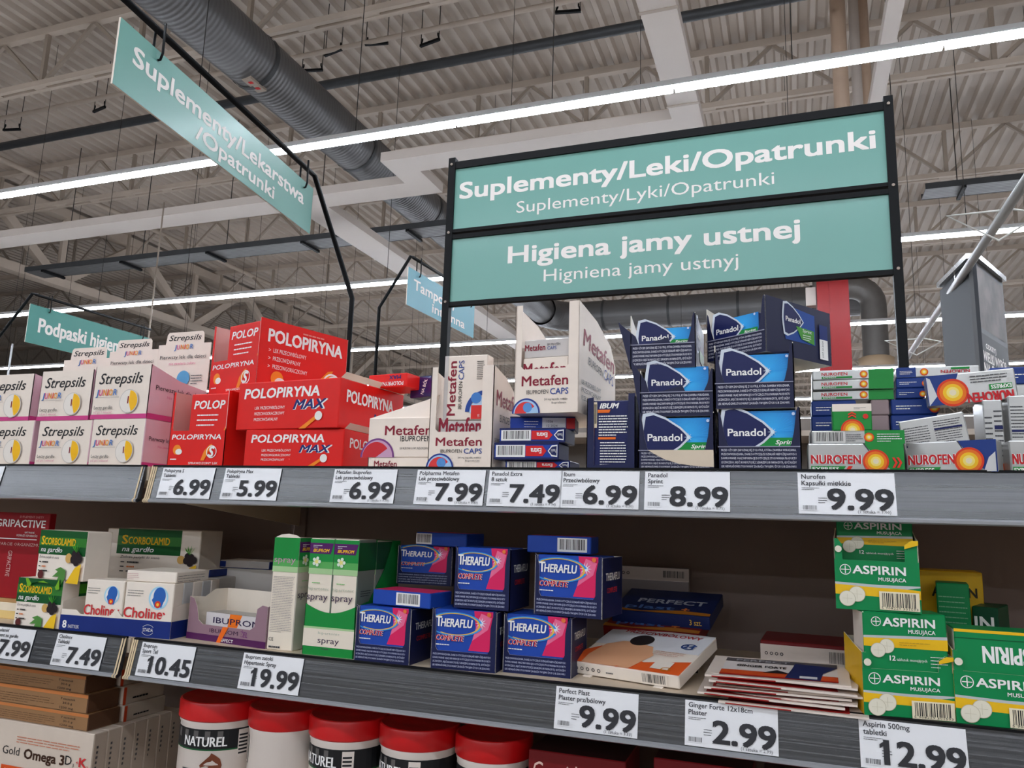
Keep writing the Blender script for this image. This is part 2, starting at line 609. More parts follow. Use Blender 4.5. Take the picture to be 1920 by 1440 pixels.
# grey cable tray far behind
for i, (x0, x1, y, z) in enumerate(((-13.5, -3.5, atz(560, 462, 5.72).y, 5.72), (2.0, 9.0, 12.3, 6.4))):
    t = thing('cable_tray', ('grey cable tray crossing behind the hanging sign', 'grey cable tray crossing beyond the framed sign')[i], 'cable tray', (0, y, z), group='cable trays')
    mb = MB(); mb.box((x0, -0.2, 0), (x1, 0.2, 0.02), DUCTM); mb.build('tray_bed', t)
    for s in (-1, 1):
        mb = MB(); mb.box((x0, s * 0.2 - 0.01, 0), (x1, s * 0.2 + 0.01, 0.09), PIPED); mb.build('rim', t)
    x = x0 + 0.5
    while x < x1:
        mb = MB(); mb.bar((x, -0.24, -0.03), (x, 0.24, -0.03), 0.05, 0.04, BLACKM); mb.build('cross_arm', t)
        if abs(x + 5.65) > 0.5:
            mb = MB(); mb.tube([(x, 0.22, -0.03), (x, 0.22, 8.36 - z)], 0.008, WIRE, 6); mb.build('rod', t)
        x += 1.9

# pale columns and pipes on the right
COLM = mat('pale_column', (186, 160, 138), 0.5, var=0.05)
for i, (px_, wpx, y, m) in enumerate(((1574, 26, 9.0, COLM), (1604, 18, 9.6, WHITEB), (1622, 18, 9.8, COLM))):
    p = at(px_, 100, y)
    mb = MB(); mb.tube([(p.x, y, at(px_, 320, y).z), (p.x, y, 8.3)], wpx * 9.5 / F / 2, m, 20)
    one('column_pipe', mb, ('thick pale pink pipe rising left of the narrow boxing', 'white pipe rising between two pinkish pipes', 'pinkish pipe rising next to the narrow boxing')[i], 'pipe', 'rising pipes', True)

# red column
t = thing('red_column', 'bright red column seen above the navy display boxes', 'column', (0.49, 9.0, 0))
redm = mat('red_column', (140, 5, 9), 0.4, spec=0.3)
mb = MB(); mb.box((-0.162, -0.15, 0), (0.162, 0.15, 4.13), redm); mb.build('shaft', t)
mb = MB(); mb.box((-0.036, -0.158, 0), (0.036, -0.15, 4.13), redm); mb.build('ridge', t)
mb = MB(); mb.box((-0.276, -0.06, 3.86), (-0.172, 0.06, 4.07), WHITEB); mb.build('junction_box', t)

# lines of light
LED = mat('lit_diffuser', (235, 243, 255), 0.4, emit=LED_POWER)
HOUS = mat('light_housing', (205, 205, 205), 0.4)
def light_row(y, k, label, x0, x1, detail):
    t = thing('light_strip', label, 'light', (0, y, 0), group='suspended lines of light')
    z = H + 2.7
    mb = MB(); mb.box((x0, -0.024, z + 0.006), (x1, 0.024, z + 0.045), HOUS); mb.build('housing', t)
    if detail:
        x, i = x0, 0
        while x < x1:
            mb = MB(); mb.box((x + 0.008, -0.025, z - 0.022), (min(x + 1.5, x1) - 0.008, 0.025, z + 0.004), LED); mb.build('diffuser', t)
            x += 1.5
    else:
        mb = MB(); mb.box((x0, -0.025, z - 0.022), (x1, 0.025, z + 0.004), LED); mb.build('diffuser', t)
    x = x0 + 0.7
    ws = MB()
    while x < x1:
        if abs(x + 5.65) < 0.45 or (y > 14 and -6 < x < 2.5):
            x += 1.5
            continue
        if detail and -9 < x < 2:
            mb = MB(); mb.tube([(x, 0, z + 0.05), (x, 0, 8.38)], 0.0035, WIRE, 5); mb.build('suspension_wire', t)
        else:
            ws.tube([(x, 0, z + 0.05), (x, 0, 8.38)], 0.0035, WIRE, 5)
        x += 1.5
    o = ws.build('suspension_wires', t); o['kind'] = 'stuff'
rows = [4.48 + 3.18 * k for k in range(-5, 13)]
for k, y in enumerate(rows):
    j = k - 5
    lab = 'bright white line of light, ' + (ORD[j] + ' one in view counting away from the framed sign' if j >= 0 else ORD[-j - 1] + ' one out of view over the aisle side')
    light_row(y, k, lab, -15.62, 9, 0 <= j <= 2)

# bright posts standing under the second line of light
for i, px_ in enumerate((30, 215, 437)):
    p = at(px_, 600, 9.0)
    mb = MB(); mb.tube([(p.x, 9.0, 0.0), (p.x, 9.0, 4.06)], 0.016, mat('white_post', (225, 228, 230), 0.3), 8)
    one('white_post', mb, 'slim white post rising behind the lozenge displays, ' + ('leftmost', 'middle', 'rightmost')[i] + ' of three', 'post', 'slim white posts', True)
p = at(287, 560, 6.6)
mb = MB(); mb.tube([(p.x, 6.6, 0), (p.x - 0.0, 6.6, 4.95)], 0.009, STEELD, 8)
one('grey_post', mb, 'slim grey post rising from behind lozenge displays to the boxing', 'post', smooth=True)

# ================================================================== signs
TEAL = mat('sign_teal', (108, 162, 150), 0.35, var=0.02, scale=3, coat=0.15)
TEALD = mat('sign_teal_dark', (66, 138, 128), 0.4, var=0.02, scale=3)
TEALB = mat('sign_blue', (96, 158, 172), 0.4, var=0.02, scale=3)
SIGNW = ink_m(238, 232, 226)

# big framed sign on two posts
YS = 2.3
t = thing('framed_sign', 'black framed double sign with two teal panels on posts', 'sign', (0, YS, 0))
xl, xr = sx(849.5, YS, 2.6), sx(1665.5, YS, 2.6)
zt = 2.645
for x in (xl, xr):
    mb = MB(); mb.box((x - 0.0125, -0.0125, 0.0), (x + 0.0125, 0.0125, zt), BLACKM); mb.build('post', t)
    mb = MB(); mb.box((x - 0.06, -0.15, 0.0), (x + 0.06, 0.15, 0.012), BLACKM); mb.build('foot_plate', t)
def zpx(py, px_):
    return sz(py, sx(px_, YS, 2.4), YS)
zz = [(zpx(303, 870), zpx(316, 870)), (zpx(430, 870), zpx(436, 870)), (zpx(440, 870), zpx(448, 870)), (zpx(566, 870), zpx(574, 870))]
for (za, zb_) in zz:
    mb = MB(); mb.box((xl + 0.0125, -0.010, zb_), (xr - 0.0125, 0.010, za), BLACKM); mb.build('rail', t)
for i, (za, zb_) in enumerate(((zz[0][1], zz[1][0]), (zz[2][1], zz[3][0]))):
    mb = MB(); mb.box((xl + 0.0125, -0.004, zb_), (xr - 0.0125, 0.004, za), TEAL); p_ = mb.build('panel', t)
    W_ = xr - xl - 0.025
    pm = MB()
    k = Ink(pm, (V((xl + 0.0125, -0.004, zb_)), V((1, 0, 0)), V((0, 0, 1)), V((0, -1, 0))), 0.0006)
    hh = za - zb_
    if i == 0:
        k.text(0.015 * W_, 0.50 * hh, 'Suplementy/Leki/Opatrunki', 0.255 * hh, SIGNW, w=0.965 * W_, bold=0.036, res=4)
        k = Ink(pm, (k.O, k.U, k.W, k.N), 0.0006)
        k.text(0.17 * W_, 0.16 * hh, 'Suplementy/Lyki/Opatrunki', 0.18 * hh, SIGNW, w=0.605 * W_, res=3)
    else:
        k.text(0.153 * W_, 0.54 * hh, 'Higiena jamy ustnej', 0.25 * hh, SIGNW, w=0.67 * W_, bold=0.036, res=4)
        k = Ink(pm, (k.O, k.U, k.W, k.N), 0.0006)
        k.text(0.245 * W_, 0.21 * hh, 'Higniena jamy ustnyj', 0.18 * hh, SIGNW, w=0.45 * W_, res=3)
    pm.build('print', t)
for x in (xl, xr):
    for z in (zz[0][0] - 0.01, zz[1][1], zz[3][0]):
        mb = MB(); mb.tube([(x, -0.016, z), (x, -0.0125, z)], 0.0045, STEELD, 8); mb.build('bolt', t)

# flag signs on bent black rods
SD = ray(1292, 985); SD.z = 0; SD.normalize()         # the way the flag signs run
def flag_sign(label, post_px, yb, far_px, arm_len, near_top, near_bot, far_top, far_bot, m, lines, near_pole=False):
    """post foot column, depth, top corner; sign quad given by its measured corners at the far end's depth"""
    t = thing('flag_sign', label, 'sign', (0, 0, 0), group='flag signs on bent rods')
    base = V((sx(post_px[0][0], yb, H + .3), yb, 0))
    knee = at(*post_px[1], yb)
    # far end of the sign: depth just this side of the post
    yfar = post_px[2]
    ft = at(*far_top, yfar); fb_ = at(*far_bot, yfar)
    zt_, zb_ = ft.z, fb_.z
    # near end at the same height, on the line SD through the far end
    L = arm_len
    corner = at(*far_px, yfar + 0.02)
    a_end = corner - SD * (L * 1.12)
    r = 0.011
    if near_pole:
        a_end = corner - SD * L
        base = V((sx(post_px[0][0], a_end.y, H + .3), a_end.y, 0))
        yb = a_end.y
        knee = V((sx(post_px[1][0], yb, H + .6), yb, at(*post_px[1], yb).z))
        path = [base, knee, a_end, a_end + SD * 0.03, corner]
    else:
        knee = V((base.x, yb, knee.z))
        path = [base, knee, corner, corner - SD * 0.03, a_end]
    mb = MB(); mb.tube(path, r, BLACKM, 10); mb.build('rod', t, True)
    mb = MB(); mb.box((base.x - .08, yb - .08, 0), (base.x + .08, yb + .08, 0.012), BLACKM); mb.build('foot_plate', t)
    O = V((ft.x, ft.y, zb_)) - SD * L
    N = V((SD.y, -SD.x, 0))
    if N.dot(V((0, 0, H)) - O) < 0:
        N = -N
    fr = (O, SD, V((0, 0, 1)), N)
    mb = MB(); mb.prism(fr, [(0, 0), (L, 0), (L, zt_ - zb_), (0, zt_ - zb_)], 0.006, m, m, WHITE); mb.build('panel', t)
    pm = MB()
    k = Ink(pm, fr, 0.0008)
    hh = zt_ - zb_
    for (u, v, s_, hgt, w_) in lines:
        k.text(u * L, v * hh, s_, hgt * hh, SIGNW, w=w_ * L, bold=0.032, res=3)
    pm.build('print', t)
    for u in (0.14, 0.93):
        c = O + SD * (L * u) + V((0, 0, hh))
        topz = corner.z
        mb = MB(); mb.tube([c + N * 0.012 + V((0, 0, topz - c.z + 0.02)), c + N * 0.014 + V((0, 0, -0.01)), c + N * 0.008 + V((0, 0, -0.03)), c + N * 0.001 + V((0, 0, -0.03))], 0.004, BLACKM, 6); mb.build('hook', t, True)
        mb = MB(); mb.tube([c - N * 0.020 + V((0, 0, topz - c.z + 0.02)), c - N * 0.020 + V((0, 0, -0.02))], 0.004, BLACKM, 6); mb.build('hook', t, True)

def flag_len(far_top, near_top, yfar):
    """length of a level sign edge from its far corner to the column of its near corner"""
    a = at(*far_top, yfar)
    lo, hi = 0.05, 6
    for _ in range(50):
        mid = (lo + hi) / 2
        p = a - SD * mid - V((0, 0, H))
        px_ = 960 + F * p.dot(RX) / p.dot(fwd) if p.dot(fwd) > 0.05 else -9999
        if px_ > near_top[0]:
            lo = mid
        else:
            hi = mid
    return lo
L1 = flag_len((587.5, 354), (227, 31), 2.55)
flag_sign('teal flag sign slanting down from the rod nearest the viewer', ((642, 690), (654, 560), 2.55), 2.72, (590, 330), L1, None, None, (587.5, 354), (582.5, 439), TEAL,
          [(0.055, 0.50, 'Suplementy/Lekarstwa', 0.27, 0.88), (0.32, 0.14, '/Opatrunki', 0.24, 0.42)])
SD2 = SD.copy()
SD = ray(1600, 990); SD.z = 0; SD.normalize()
L2 = flag_len((890, 573), (766, 503), 5.2)
flag_sign('blue-teal flag sign half hidden by the left sign post', ((693, 700), (698, 578), 5.2), 5.3, (893, 556), L2, None, None, (890, 573), (890, 634), TEALB,
          [(0.08, 0.50, 'Tampony/', 0.26, 0.60), (0.34, 0.14, 'intymna', 0.24, 0.5)], True)
SD = ray(1500, 989); SD.z = 0; SD.normalize()
L3 = flag_len((280, 634), (57, 571), 5.2)
flag_sign('dark teal flag sign behind the lozenge display headers', ((-60, 690), (-30, 640), 5.2), 5.6, (282, 618), L3, None, None, (280, 634), (277, 695), TEALD,
          [(0.08, 0.33, 'Podpaski higieniczne', 0.36, 0.86)], True)
SD = SD2

# rail with hanging lantern banner on the right
ra, rb = at(1735, 620, 6.2), at(1735, 620, 6.2)
rail_x, rail_z = ra.x, ra.z
t = thing('overhead_rail', 'grey metal rail sloping away overhead beside the framed sign', 'rail', (rail_x, 0, rail_z))
mb = MB(); mb.tube([(0, 2.4, 0), (0, 7.4, 0)], 0.022, mat('grey_rail', (170, 170, 168), 0.4, metal=0.4), 12); mb.build('tube', t, True)
for y in (2.6, 7.2):
    mb = MB(); mb.tube([(0, y, 0), (0, y, 8.4 - rail_z)], 0.004, WIRE, 5); mb.build('suspension_wire', t)
for i, (pp, sgn) in enumerate((((1735, 500), 1), ((1662, 633), 1))):
    y = 3.9 + 2.6 * i
    w0 = V((0, y, 0))
    mb = MB(); mb.tube([w0 + V((0.03, 0, 0.01)), w0 + V((-0.24, -0.02, 0.0)), w0 + V((-0.01, 0.1, -0.10)), w0 + V((0.15, 0, -0.02)), w0 + V((0.03, 0, 0.01))], 0.006, mat('white_wire', (228, 226, 220), 0.4), 6)
    mb.build('wire_triangle', t, True)
gp = mat('banner_grey', (64, 66, 70), 0.6, spec=0.2)
BANF = mat('banner_edge', (90, 90, 92), 0.5)
gf = mat('banner_face', (40, 36, 38), 0.5, var=0.1, scale=4)
pic = mat('banner_picture', (92, 82, 78), 0.5, var=0.45, scale=7)
c0, c1, c2 = at(1772, 690, 5.35), at(1838, 690, 4.75), at(1893, 690, 5.3)
zt_ = at(1836, 482, 4.75).z
zlow = 2.2
t = thing('hanging_banner', 'grey box-shaped hanging banner with dark poster panels', 'banner', (0, 0, 0))
fa = V((c0.x, c0.y, zlow)); fb_ = V((c1.x, c1.y, zlow)); fc = V((c2.x, c2.y, zlow))
mb = MB()
hgt = zt_ - zlow
U1 = (fb_ - fa); l1 = U1.length; U1.normalize()
N1 = V((U1.y, -U1.x, 0)); N1 = N1 if N1.dot(V((0, 0, H)) - fa) > 0 else -N1
mb.prism((fa, U1, V((0, 0, 1)), N1), [(0, 0), (l1, 0), (l1, hgt), (0, hgt * 0.985)], 0.02, gp); mb.build('side_panel', t)
U2 = (fc - fb_); l2 = U2.length; U2.normalize()
N2 = V((U2.y, -U2.x, 0)); N2 = N2 if N2.dot(V((0, 0, H)) - fb_) > 0 else -N2
fr2 = (fb_, U2, V((0, 0, 1)), N2)
mb = MB(); mb.prism(fr2, [(0, 0), (l2, 0), (l2, hgt), (0, hgt)], 0.02, BANF); mb.build('poster_frame', t)
vsplit = at(1842, 612, 4.75).z - zlow
pm = MB(); k = Ink(pm, fr2, 0.002)
k.rect(0.02, vsplit + 0.01, l2 - 0.02, hgt - 0.03, pic)
k.rect(0.02, 0.02, l2 - 0.02, vsplit - 0.02, gf)
k.text(l2 * 0.22, vsplit - 0.10, 'ODKRYJ', 0.03, SIGNW, w=l2 * 0.32, bold=0.02)
k.text(l2 * 0.12, vsplit - 0.175, 'WIELKI WYBÓR', 0.055, SIGNW, w=l2 * 0.76, bold=0.02)
k.text(l2 * 0.12, vsplit - 0.255, 'NA ŚWIECIE', 0.065, SIGNW, w=l2 * 0.78, bold=0.03)
pm.build('print', t)
for (q, ln) in ((fa, U1 * l1), (fb_, U2 * l2)):
    m0 = q + V((0, 0, hgt + 0.015))
    mb = MB(); mb.bar(m0 + ln * 0.05, m0 + ln * 0.98, 0.05, 0.03, CHROME); mb.build('hanger_bar', t)
    mb = MB(); mb.tube([m0 + ln * 0.5, V((rail_x, (m0 + ln * 0.5).y, rail_z))], 0.006, CHROME, 6); mb.build('hanger_rod', t)

# taller shelving in the next aisle, hidden behind the goods in front
SHB = mat('tall_shelf_back', (120, 112, 106), 0.6)
for i in range(5):
    x0 = -9.6 + 2.5 * i
    t = thing('tall_shelving', ORD[i] + ' tall shelving bay of the next aisle counting from the left', 'shelving', (x0, 4.9, 0), group='tall shelving of the next aisle')
    mb = MB(); mb.box((0, 0, 0.0), (2.48, 0.03, 2.05), SHB); mb.build('back_panel', t)
    for z in (0.15, 0.5, 0.85, 1.2, 1.55, 1.9):
        mb = MB(); mb.box((0, -0.4, z), (2.48, 0, z + 0.03), STEEL); mb.build('shelf_board', t)
    for x in (0, 2.44):
        mb = MB(); mb.box((x, -0.42, 0), (x + 0.04, 0.03, 2.1), STEELD); mb.build('upright', t)

# ================================================================== shelving
RAILM = mat('price_rail_plastic', (42, 45, 50), 0.22, var=0.22, scale=3.0, coat=0.7, stretch=(0.3, 40, 40), bump=0.18, bscale=7)
LIP_GLARE = mat('rail_lip_glare', (150, 152, 156), 0.12, coat=0.6)  # lip plastic coloured paler to stand in for the lamps' glare strip
BOARDM = mat('shelf_board', (214, 196, 172), 0.5, var=0.04)
BACKM = mat('shelf_back', (122, 104, 96), 0.6, var=0.05)
TAN = mat('rail_end_plastic', (214, 190, 152), 0.45)
Z3 = 0.935
YBK = 1.335
def shelving(x0, x1, label):
    t = thing('shelving_unit', label, 'shelving', (0, 0, 0), group='shop shelving bays')
    mb = MB(); mb.box((x0, YBK, 0.1), (x1, YBK + 0.012, 1.475), BACKM); mb.build('back_panel', t)
    mb = MB(); mb.box((x0 + .0, YBK - 0.45, 0.0), (x1, YBK, 0.1), RAILM); mb.build('plinth', t)
    mb = MB(); mb.box((x0, YBK + 0.012, 0.0), (x0 + 0.04, YBK + 0.05, 1.5), STEELD); mb.build('upright', t)
    mb = MB(); mb.box((x0 + 0.005, YBK - 0.006, 0.1), (x0 + 0.03, YBK, 1.45), BACKM); mb.build('slotted_strip', t)
    for z in (ZU, ZL, Z3):
        mb = MB(); mb.box((x0, 0.9535, z - 0.022), (x1, YBK, z), BOARDM); mb.build('shelf_board', t)
        # price rail: sloped face with a rounded lower lip
        pr = [(0.949, z + 0.001), (0.9485, z - 0.003), (0.9395, z - 0.0505), (0.9365, z - 0.0525), (0.9365, z - 0.0555), (0.9395, z - 0.057), (0.947, z - 0.054), (0.952, z - 0.02), (0.952, z + 0.001)]
        pts, fs = [], []
        for x in (x0 + 0.004, x1 - 0.004):
            pts += [(x, a, b) for a, b in pr]
        n = len(pr)
        for i in range(n):
            j = (i + 1) % n
            fs.append((i, j, n + j, n + i))
        fs += [tuple(range(n - 1, -1, -1)), tuple(range(n, 2 * n))]
        mb = MB(); mb.mesh(pts, fs, RAILM)
        ci = mb.slot(LIP_GLARE)
        for q in (2, 3, 4, 5):
            mb.mi[q] = ci
        mb.build('price_rail', t)
        for i in range(3 if x0 > -1.5 else 2):
            xx = (x0 + 0.001 + 0.004 * i) if x0 > -1.5 else (x1 - 0.011 + 0.005 * i)
            if x0 <= -1.5 and z == ZU and i:
                continue
            mb = MB(); mb.mesh([(xx, a - 0.0006, b) for a, b in pr[:6]] + [(xx + 0.003, a - 0.0006, b) for a, b in pr[:6]],
                               [(q, q + 1, q + 7, q + 6) for q in range(5)], TAN); mb.build('rail_end', t)
        mb = MB(); mb.box((x0 + 0.004, 0.9475, z - 0.0005), (x1 - 0.004, 0.9535, z + 0.002), BLACKM); mb.build('rail_lip', t)
        # side bracket under the board, deeper at the back
        mb = MB(); mb.prism((V((x0 + 0.012, 0.955, 0)), V((0, 1, 0)), V((0, 0, 1)), V((-1, 0, 0))),
                            [(0, z - 0.022), (0, z - 0.05), (YBK - 0.955, z - 0.092), (YBK - 0.955, z - 0.022)], 0.004, BOARDM); mb.build('bracket', t)
shelving(-2.15, -0.957, 'shop shelving bay on the left with lozenges and throat boxes')
shelving(-0.948, 1.05, 'shop shelving bay carrying the painkiller displays')

# ------------------------------------------------------------------ price tags
TAGP = mat('tag_paper', (232, 232, 234), 0.35, coat=0.5)
INKG = ink_m(70, 70, 74)
tilt = math.atan2(0.009, 0.0475)
def price_tag(px_, zs, l1, l2, price, label, extra=None, w=0.1005):
    y = 0.9478
    x = sx(px_, y, zs)
    t = thing('price_tag', label, 'price tag', (x, y, zs - 0.0025), group='price tags in the shelf rails')
    Wd = V((0, math.sin(tilt), math.cos(tilt)))
    Nn = V((0, -math.cos(tilt), math.sin(tilt)))
    hh = 0.0475
    O = -Wd * hh + Nn * 0.0008
    fr = (O, V((1, 0, 0)), Wd, Nn)
    mb = MB(); mb.prism(fr, [(0, 0), (w, 0), (w, hh), (0, hh)], 0.0005, TAGP); mb.build('paper', t)
    pm = MB(); k = Ink(pm, fr, 0.0003)
    k.text(0.004, hh - 0.0072, l1, 0.0052, INKG, bold=0.02)
    k.text(0.004, hh - 0.0148, l2, 0.0052, INKG, bold=0.02)
    k.bars(0.004, hh - 0.0200, 0.020, 0.0036, 2, INKG, 0.3, len(l1))
    k.bars(0.021, 0.0125, 0.010, 0.008, 3, INKG, 0.25, len(l2))
    k.barcode(0.0035, 0.0035, 0.017, 0.0065, TAGP, len(l1) + len(l2))
    k.text(w - 0.003, 0.0058, price, 0.0225, ink_m(46, 46, 50), w=0.066 if len(price) < 5 else 0.074, bold=0.04, anchor='r', res=3)
    if price[0] == '1':                               # the flag of the figure one
        u = w - 0.003 - (0.066 if len(price) < 5 else 0.074)
        k.poly([(u + 0.001, 0.0283), (u - 0.0046, 0.0243), (u - 0.0046, 0.0205), (u + 0.001, 0.0238)], ink_m(46, 46, 50))
    if extra:
        k.text(w - 0.006, 0.0018, extra, 0.0034, INKG, anchor='r', res=1)
    pm.build('print', t)
TG = [(-66, ZU, 'Strepsils', 'Junior', '7.99', 'white price tag at the far left end of the upper rail', None),
      (308, ZU, 'Polopiryna S', 'Tabletki', '6.99', 'white 6.99 price tag beside the rail gap under red boxes', None),
      (425, ZU, 'Polopiryna Max', 'Tabletki', '5.99', 'white price tag reading 5.99 under red boxes', None),
      (629, ZU, 'Metafen Ibuprofen', 'Lek przeciwbólowy', '6.99', 'white 6.99 price tag right of the 5.99 tag', '(1 sztuka = 0.70)'),
      (784, ZU, 'Polpharma Metafen', 'Lek przeciwbólowy', '7.99', 'white 7.99 price tag under cream capsule display', '(1 sztuka = 0.80)'),
      (919, ZU, 'Panadol Extra', '8 sztuk', '7.49', 'white 7.49 price tag on the upper rail', '(1 sztuka = 0.94)'),
      (1053, ZU, 'Ibum', 'Przeciwbólowy', '6.99', 'white 6.99 price tag right of the upper 7.49 tag', '(1 sztuka = 0.70)'),
      (1210, ZU, 'Panadol', 'Sprint', '8.99', 'white price tag reading 8.99 under navy displays', '(1 sztuka = 0.75)'),
      (1495, ZU, 'Nurofen', 'Kapsułki miękkie', '9.99', 'white 9.99 price tag under silver boxes on the upper rail', '(1 sztuka = 1.00)'),
      (-14, ZL, 'Scorbolamid', 'Suplement na gardło', '7.99', 'white 7.99 price tag at left end of the lower rail', None),
      (111, ZL, 'Cholinex', 'Tabletki', '7.49', 'white 7.49 price tag on the lower rail', None),
      (269, ZL, 'Ibuprom', 'Sport Żel', '10.45', 'white price tag reading 10.45 on the lower rail', None),
      (459, ZL, 'Ibuprom zatoki', 'Hypertonic Spray', '19.99', 'white price tag reading 19.99 under green spray boxes', None),
      (1044, ZL, 'Perfect Plast', 'Plaster prz/bólowy', '9.99', 'white 9.99 price tag under flat plaster box on lower rail', '(1 sztuka = 3.33)'),
      (1285, ZL, 'Ginger Forte 12x18cm', 'Plaster', '2.99', 'white price tag reading 2.99 under the plaster sachets', '(1 sztuka = 2.99)'),
      (1609, ZL, 'Aspirin 500mg', 'tabletki', '12.99', 'white price tag reading 12.99 under green boxes', '(1 sztuka = 1.08)')]
for a in TG:
    price_tag(a[0], a[1], a[2], a[3], a[4], a[5], a[6])

# ================================================================== upper shelf goods
def hpx(pos, zb, py):
    return sz(py, pos[0].x, pos[0].y) - zb

# ---- cream lozenge boxes with pink sides
CREAM = card(240, 226, 212)
PINK = card(222, 184, 194)
MAG = card(206, 62, 132)
YEL = ink_m(250, 190, 20)
JUN = [ink_m(40, 110, 190), ink_m(225, 70, 140), ink_m(240, 140, 30), ink_m(220, 60, 50), ink_m(240, 160, 40), ink_m(70, 120, 190)]
def junior(k, u, v, h, w):
    wd = [0.13, 0.19, 0.20, 0.07, 0.21, 0.20]
    x = u
    for c, wf, m in zip('JUNIOR', wd, JUN):
        k.text(x, v, c, h, m, w=wf * w * 0.80, bold=0.016, ital=0.1)
        x += wf * w
def lozenge_face(k, w, h):
    k.text(0.09 * w, 0.66 * h, 'Strepsils', 0.2 * h, INKK, w=0.78 * w, bold=0.008, ital=0.25, res=3)
    junior(k, 0.06 * w, 0.44 * h, 0.115 * h, 0.40 * w)
    k.rect(0.06 * w, 0.40 * h, 0.5 * w, 0.405 * h, INKG)
    k.disc(0.68 * w, 0.32 * h, 0.165 * w, ink_m(205, 198, 190))
    k.disc(0.68 * w, 0.32 * h, 0.155 * w, ink_m(238, 230, 220))
    k.disc(0.68 * w, 0.32 * h, 0.15 * w, YEL, a0=-1.2, a1=1.5)
    k.text(0.66 * w, 0.28 * h, '1', 0.13 * h, ink_m(140, 40, 30), bold=0.03)
    k.text(0.07 * w, 0.18 * h, 'Leczy gardło', 0.065 * h, INKK, w=0.33 * w)
    k.text(0.07 * w, 0.10 * h, 'już po 1 minucie!', 0.045 * h, ink_m(210, 120, 150), w=0.33 * w)
def lozenge_side(k, w, d, h):
    k.rect(0, 0, d, 0.10 * h, MAG)
    k.text(0.10 * d, 0.55 * h, 'Pierwszy lek dla dzieci', 0.09 * h, INKK, w=0.86 * d)
    k.text(0.3 * d, 0.42 * h, 'Nie zawiera cukru', 0.05 * h, ink_m(205, 110, 150), w=0.45 * d)
def lozenge(pl, pr, zb, ytop, label, header=None, d=0.10):
    pos = place(pl, pr, zb)
    h = hpx(pos, zb, ytop)
    if header is None:
        root, pm, fr, w = carton('lozenge_box', label, 'box', pos, h, d, CREAM, {3: PINK, 2: PINK}, 'cream lozenge boxes')
    else:
        ww = pos[2]
        root, pm, fr, w = tray('lozenge_display', label, 'display box', pos, d, [(0, 0), (ww, 0), (ww, h), (0, h)],
                               [(0, 0), (d, 0), (d, h * 0.72), (d * 0.5, h * 0.8), (0, h)], h * 0.7, CREAM, PINK, 'cream lozenge displays', sideR=None)
        for c in root.children:
            if c.name.startswith('side_panel'):
                c.data.materials[0] = PINK
        hs, ht = header
        b = root.matrix_basis @ V((0, d, 0))
        zs = sz(hs, b.x, b.y) - zb
        zt = sz(ht, b.x, b.y) - zb
        mb = MB()
        fh = (V((0, d - 0.002, 0)), V((1, 0, 0)), V((0, 0, 1)), V((0, -1, 0)))
        r = 0.004
        mb.prism(fh, [(0.0, 0.001), (w, 0.001), (w, zs), (0.86 * w, zs), (0.85 * w, zt - r), (0.85 * w - r, zt), (0.15 * w + r, zt), (0.15 * w, zt - r), (0.13 * w, zs), (0.0, zs)], 0.0011, CREAM, WHITE)
        mb.build('header_card', root)
        k = Ink(pm, fh)
        k.text(0.5 * w, zs + 0.30 * (zt - zs), 'Strepsils', 0.45 * (zt - zs), INKK, w=0.62 * w, ital=0.25, anchor='c', bold=0.008, res=3)
        junior(k, 0.31 * w, zs - 0.45 * (zt - zs), 0.38 * (zt - zs), 0.38 * w)
        k.text(0.5 * w, zs - 1.25 * (zt - zs), 'Pierwszy lek dla dzieci', 0.30 * (zt - zs), INKK, w=0.88 * w, anchor='c')
        k.text(0.5 * w, zs - 1.75 * (zt - zs), 'nie zawiera cukru', 0.22 * (zt - zs), ink_m(225, 110, 150), w=0.5 * w, anchor='c')
        k.disc(0.55 * w, zs - 2.9 * (zt - zs), 0.12 * w, ink_m(90, 160, 205))
        k.disc(0.3 * w, zs - 3.1 * (zt - zs), 0.07 * w, YEL)
        k.bars(0.7 * w, zs - 3.4 * (zt - zs), 0.22 * w, 0.9 * (zt - zs), 4, INKG, 0.3)
    k = Ink(pm, fr['front'])
    if header is not None:
        k.rect(0, 0, w, 0.085 * h, MAG)
    lozenge_face(k, w, h)
    k = Ink(pm, fr['right'])
    lozenge_side(k, w, d, h)
    pm.build('print', root)
    return h
b_h = []
for pl, pr, yt, lab in ((-47, 54, 790, 'cream lozenge box on the upper shelf cut by the picture edge'), (63, 163, 789, 'cream lozenge box, middle of the lower row beside the rail gap'), (164, 264, 786, 'cream lozenge box with pink side showing, next to red displays')):
    b_h.append(lozenge(pl, pr, ZU, yt, lab))
for pl, pr, yt, hd, lab, i in ((-45, 53, 705, (676, 655), 'top row lozenge display cut by the picture edge', 0), (68, 165, 697, (660, 640), 'top row cream lozenge display with magenta base in the middle', 1), (169, 274, 688, (648, 626), 'top row cream lozenge display with long pink side, next to red', 2)):
    lozenge(pl, pr, ZU + b_h[i], yt, lab, hd, (0.162, 0.136, 0.132)[i])

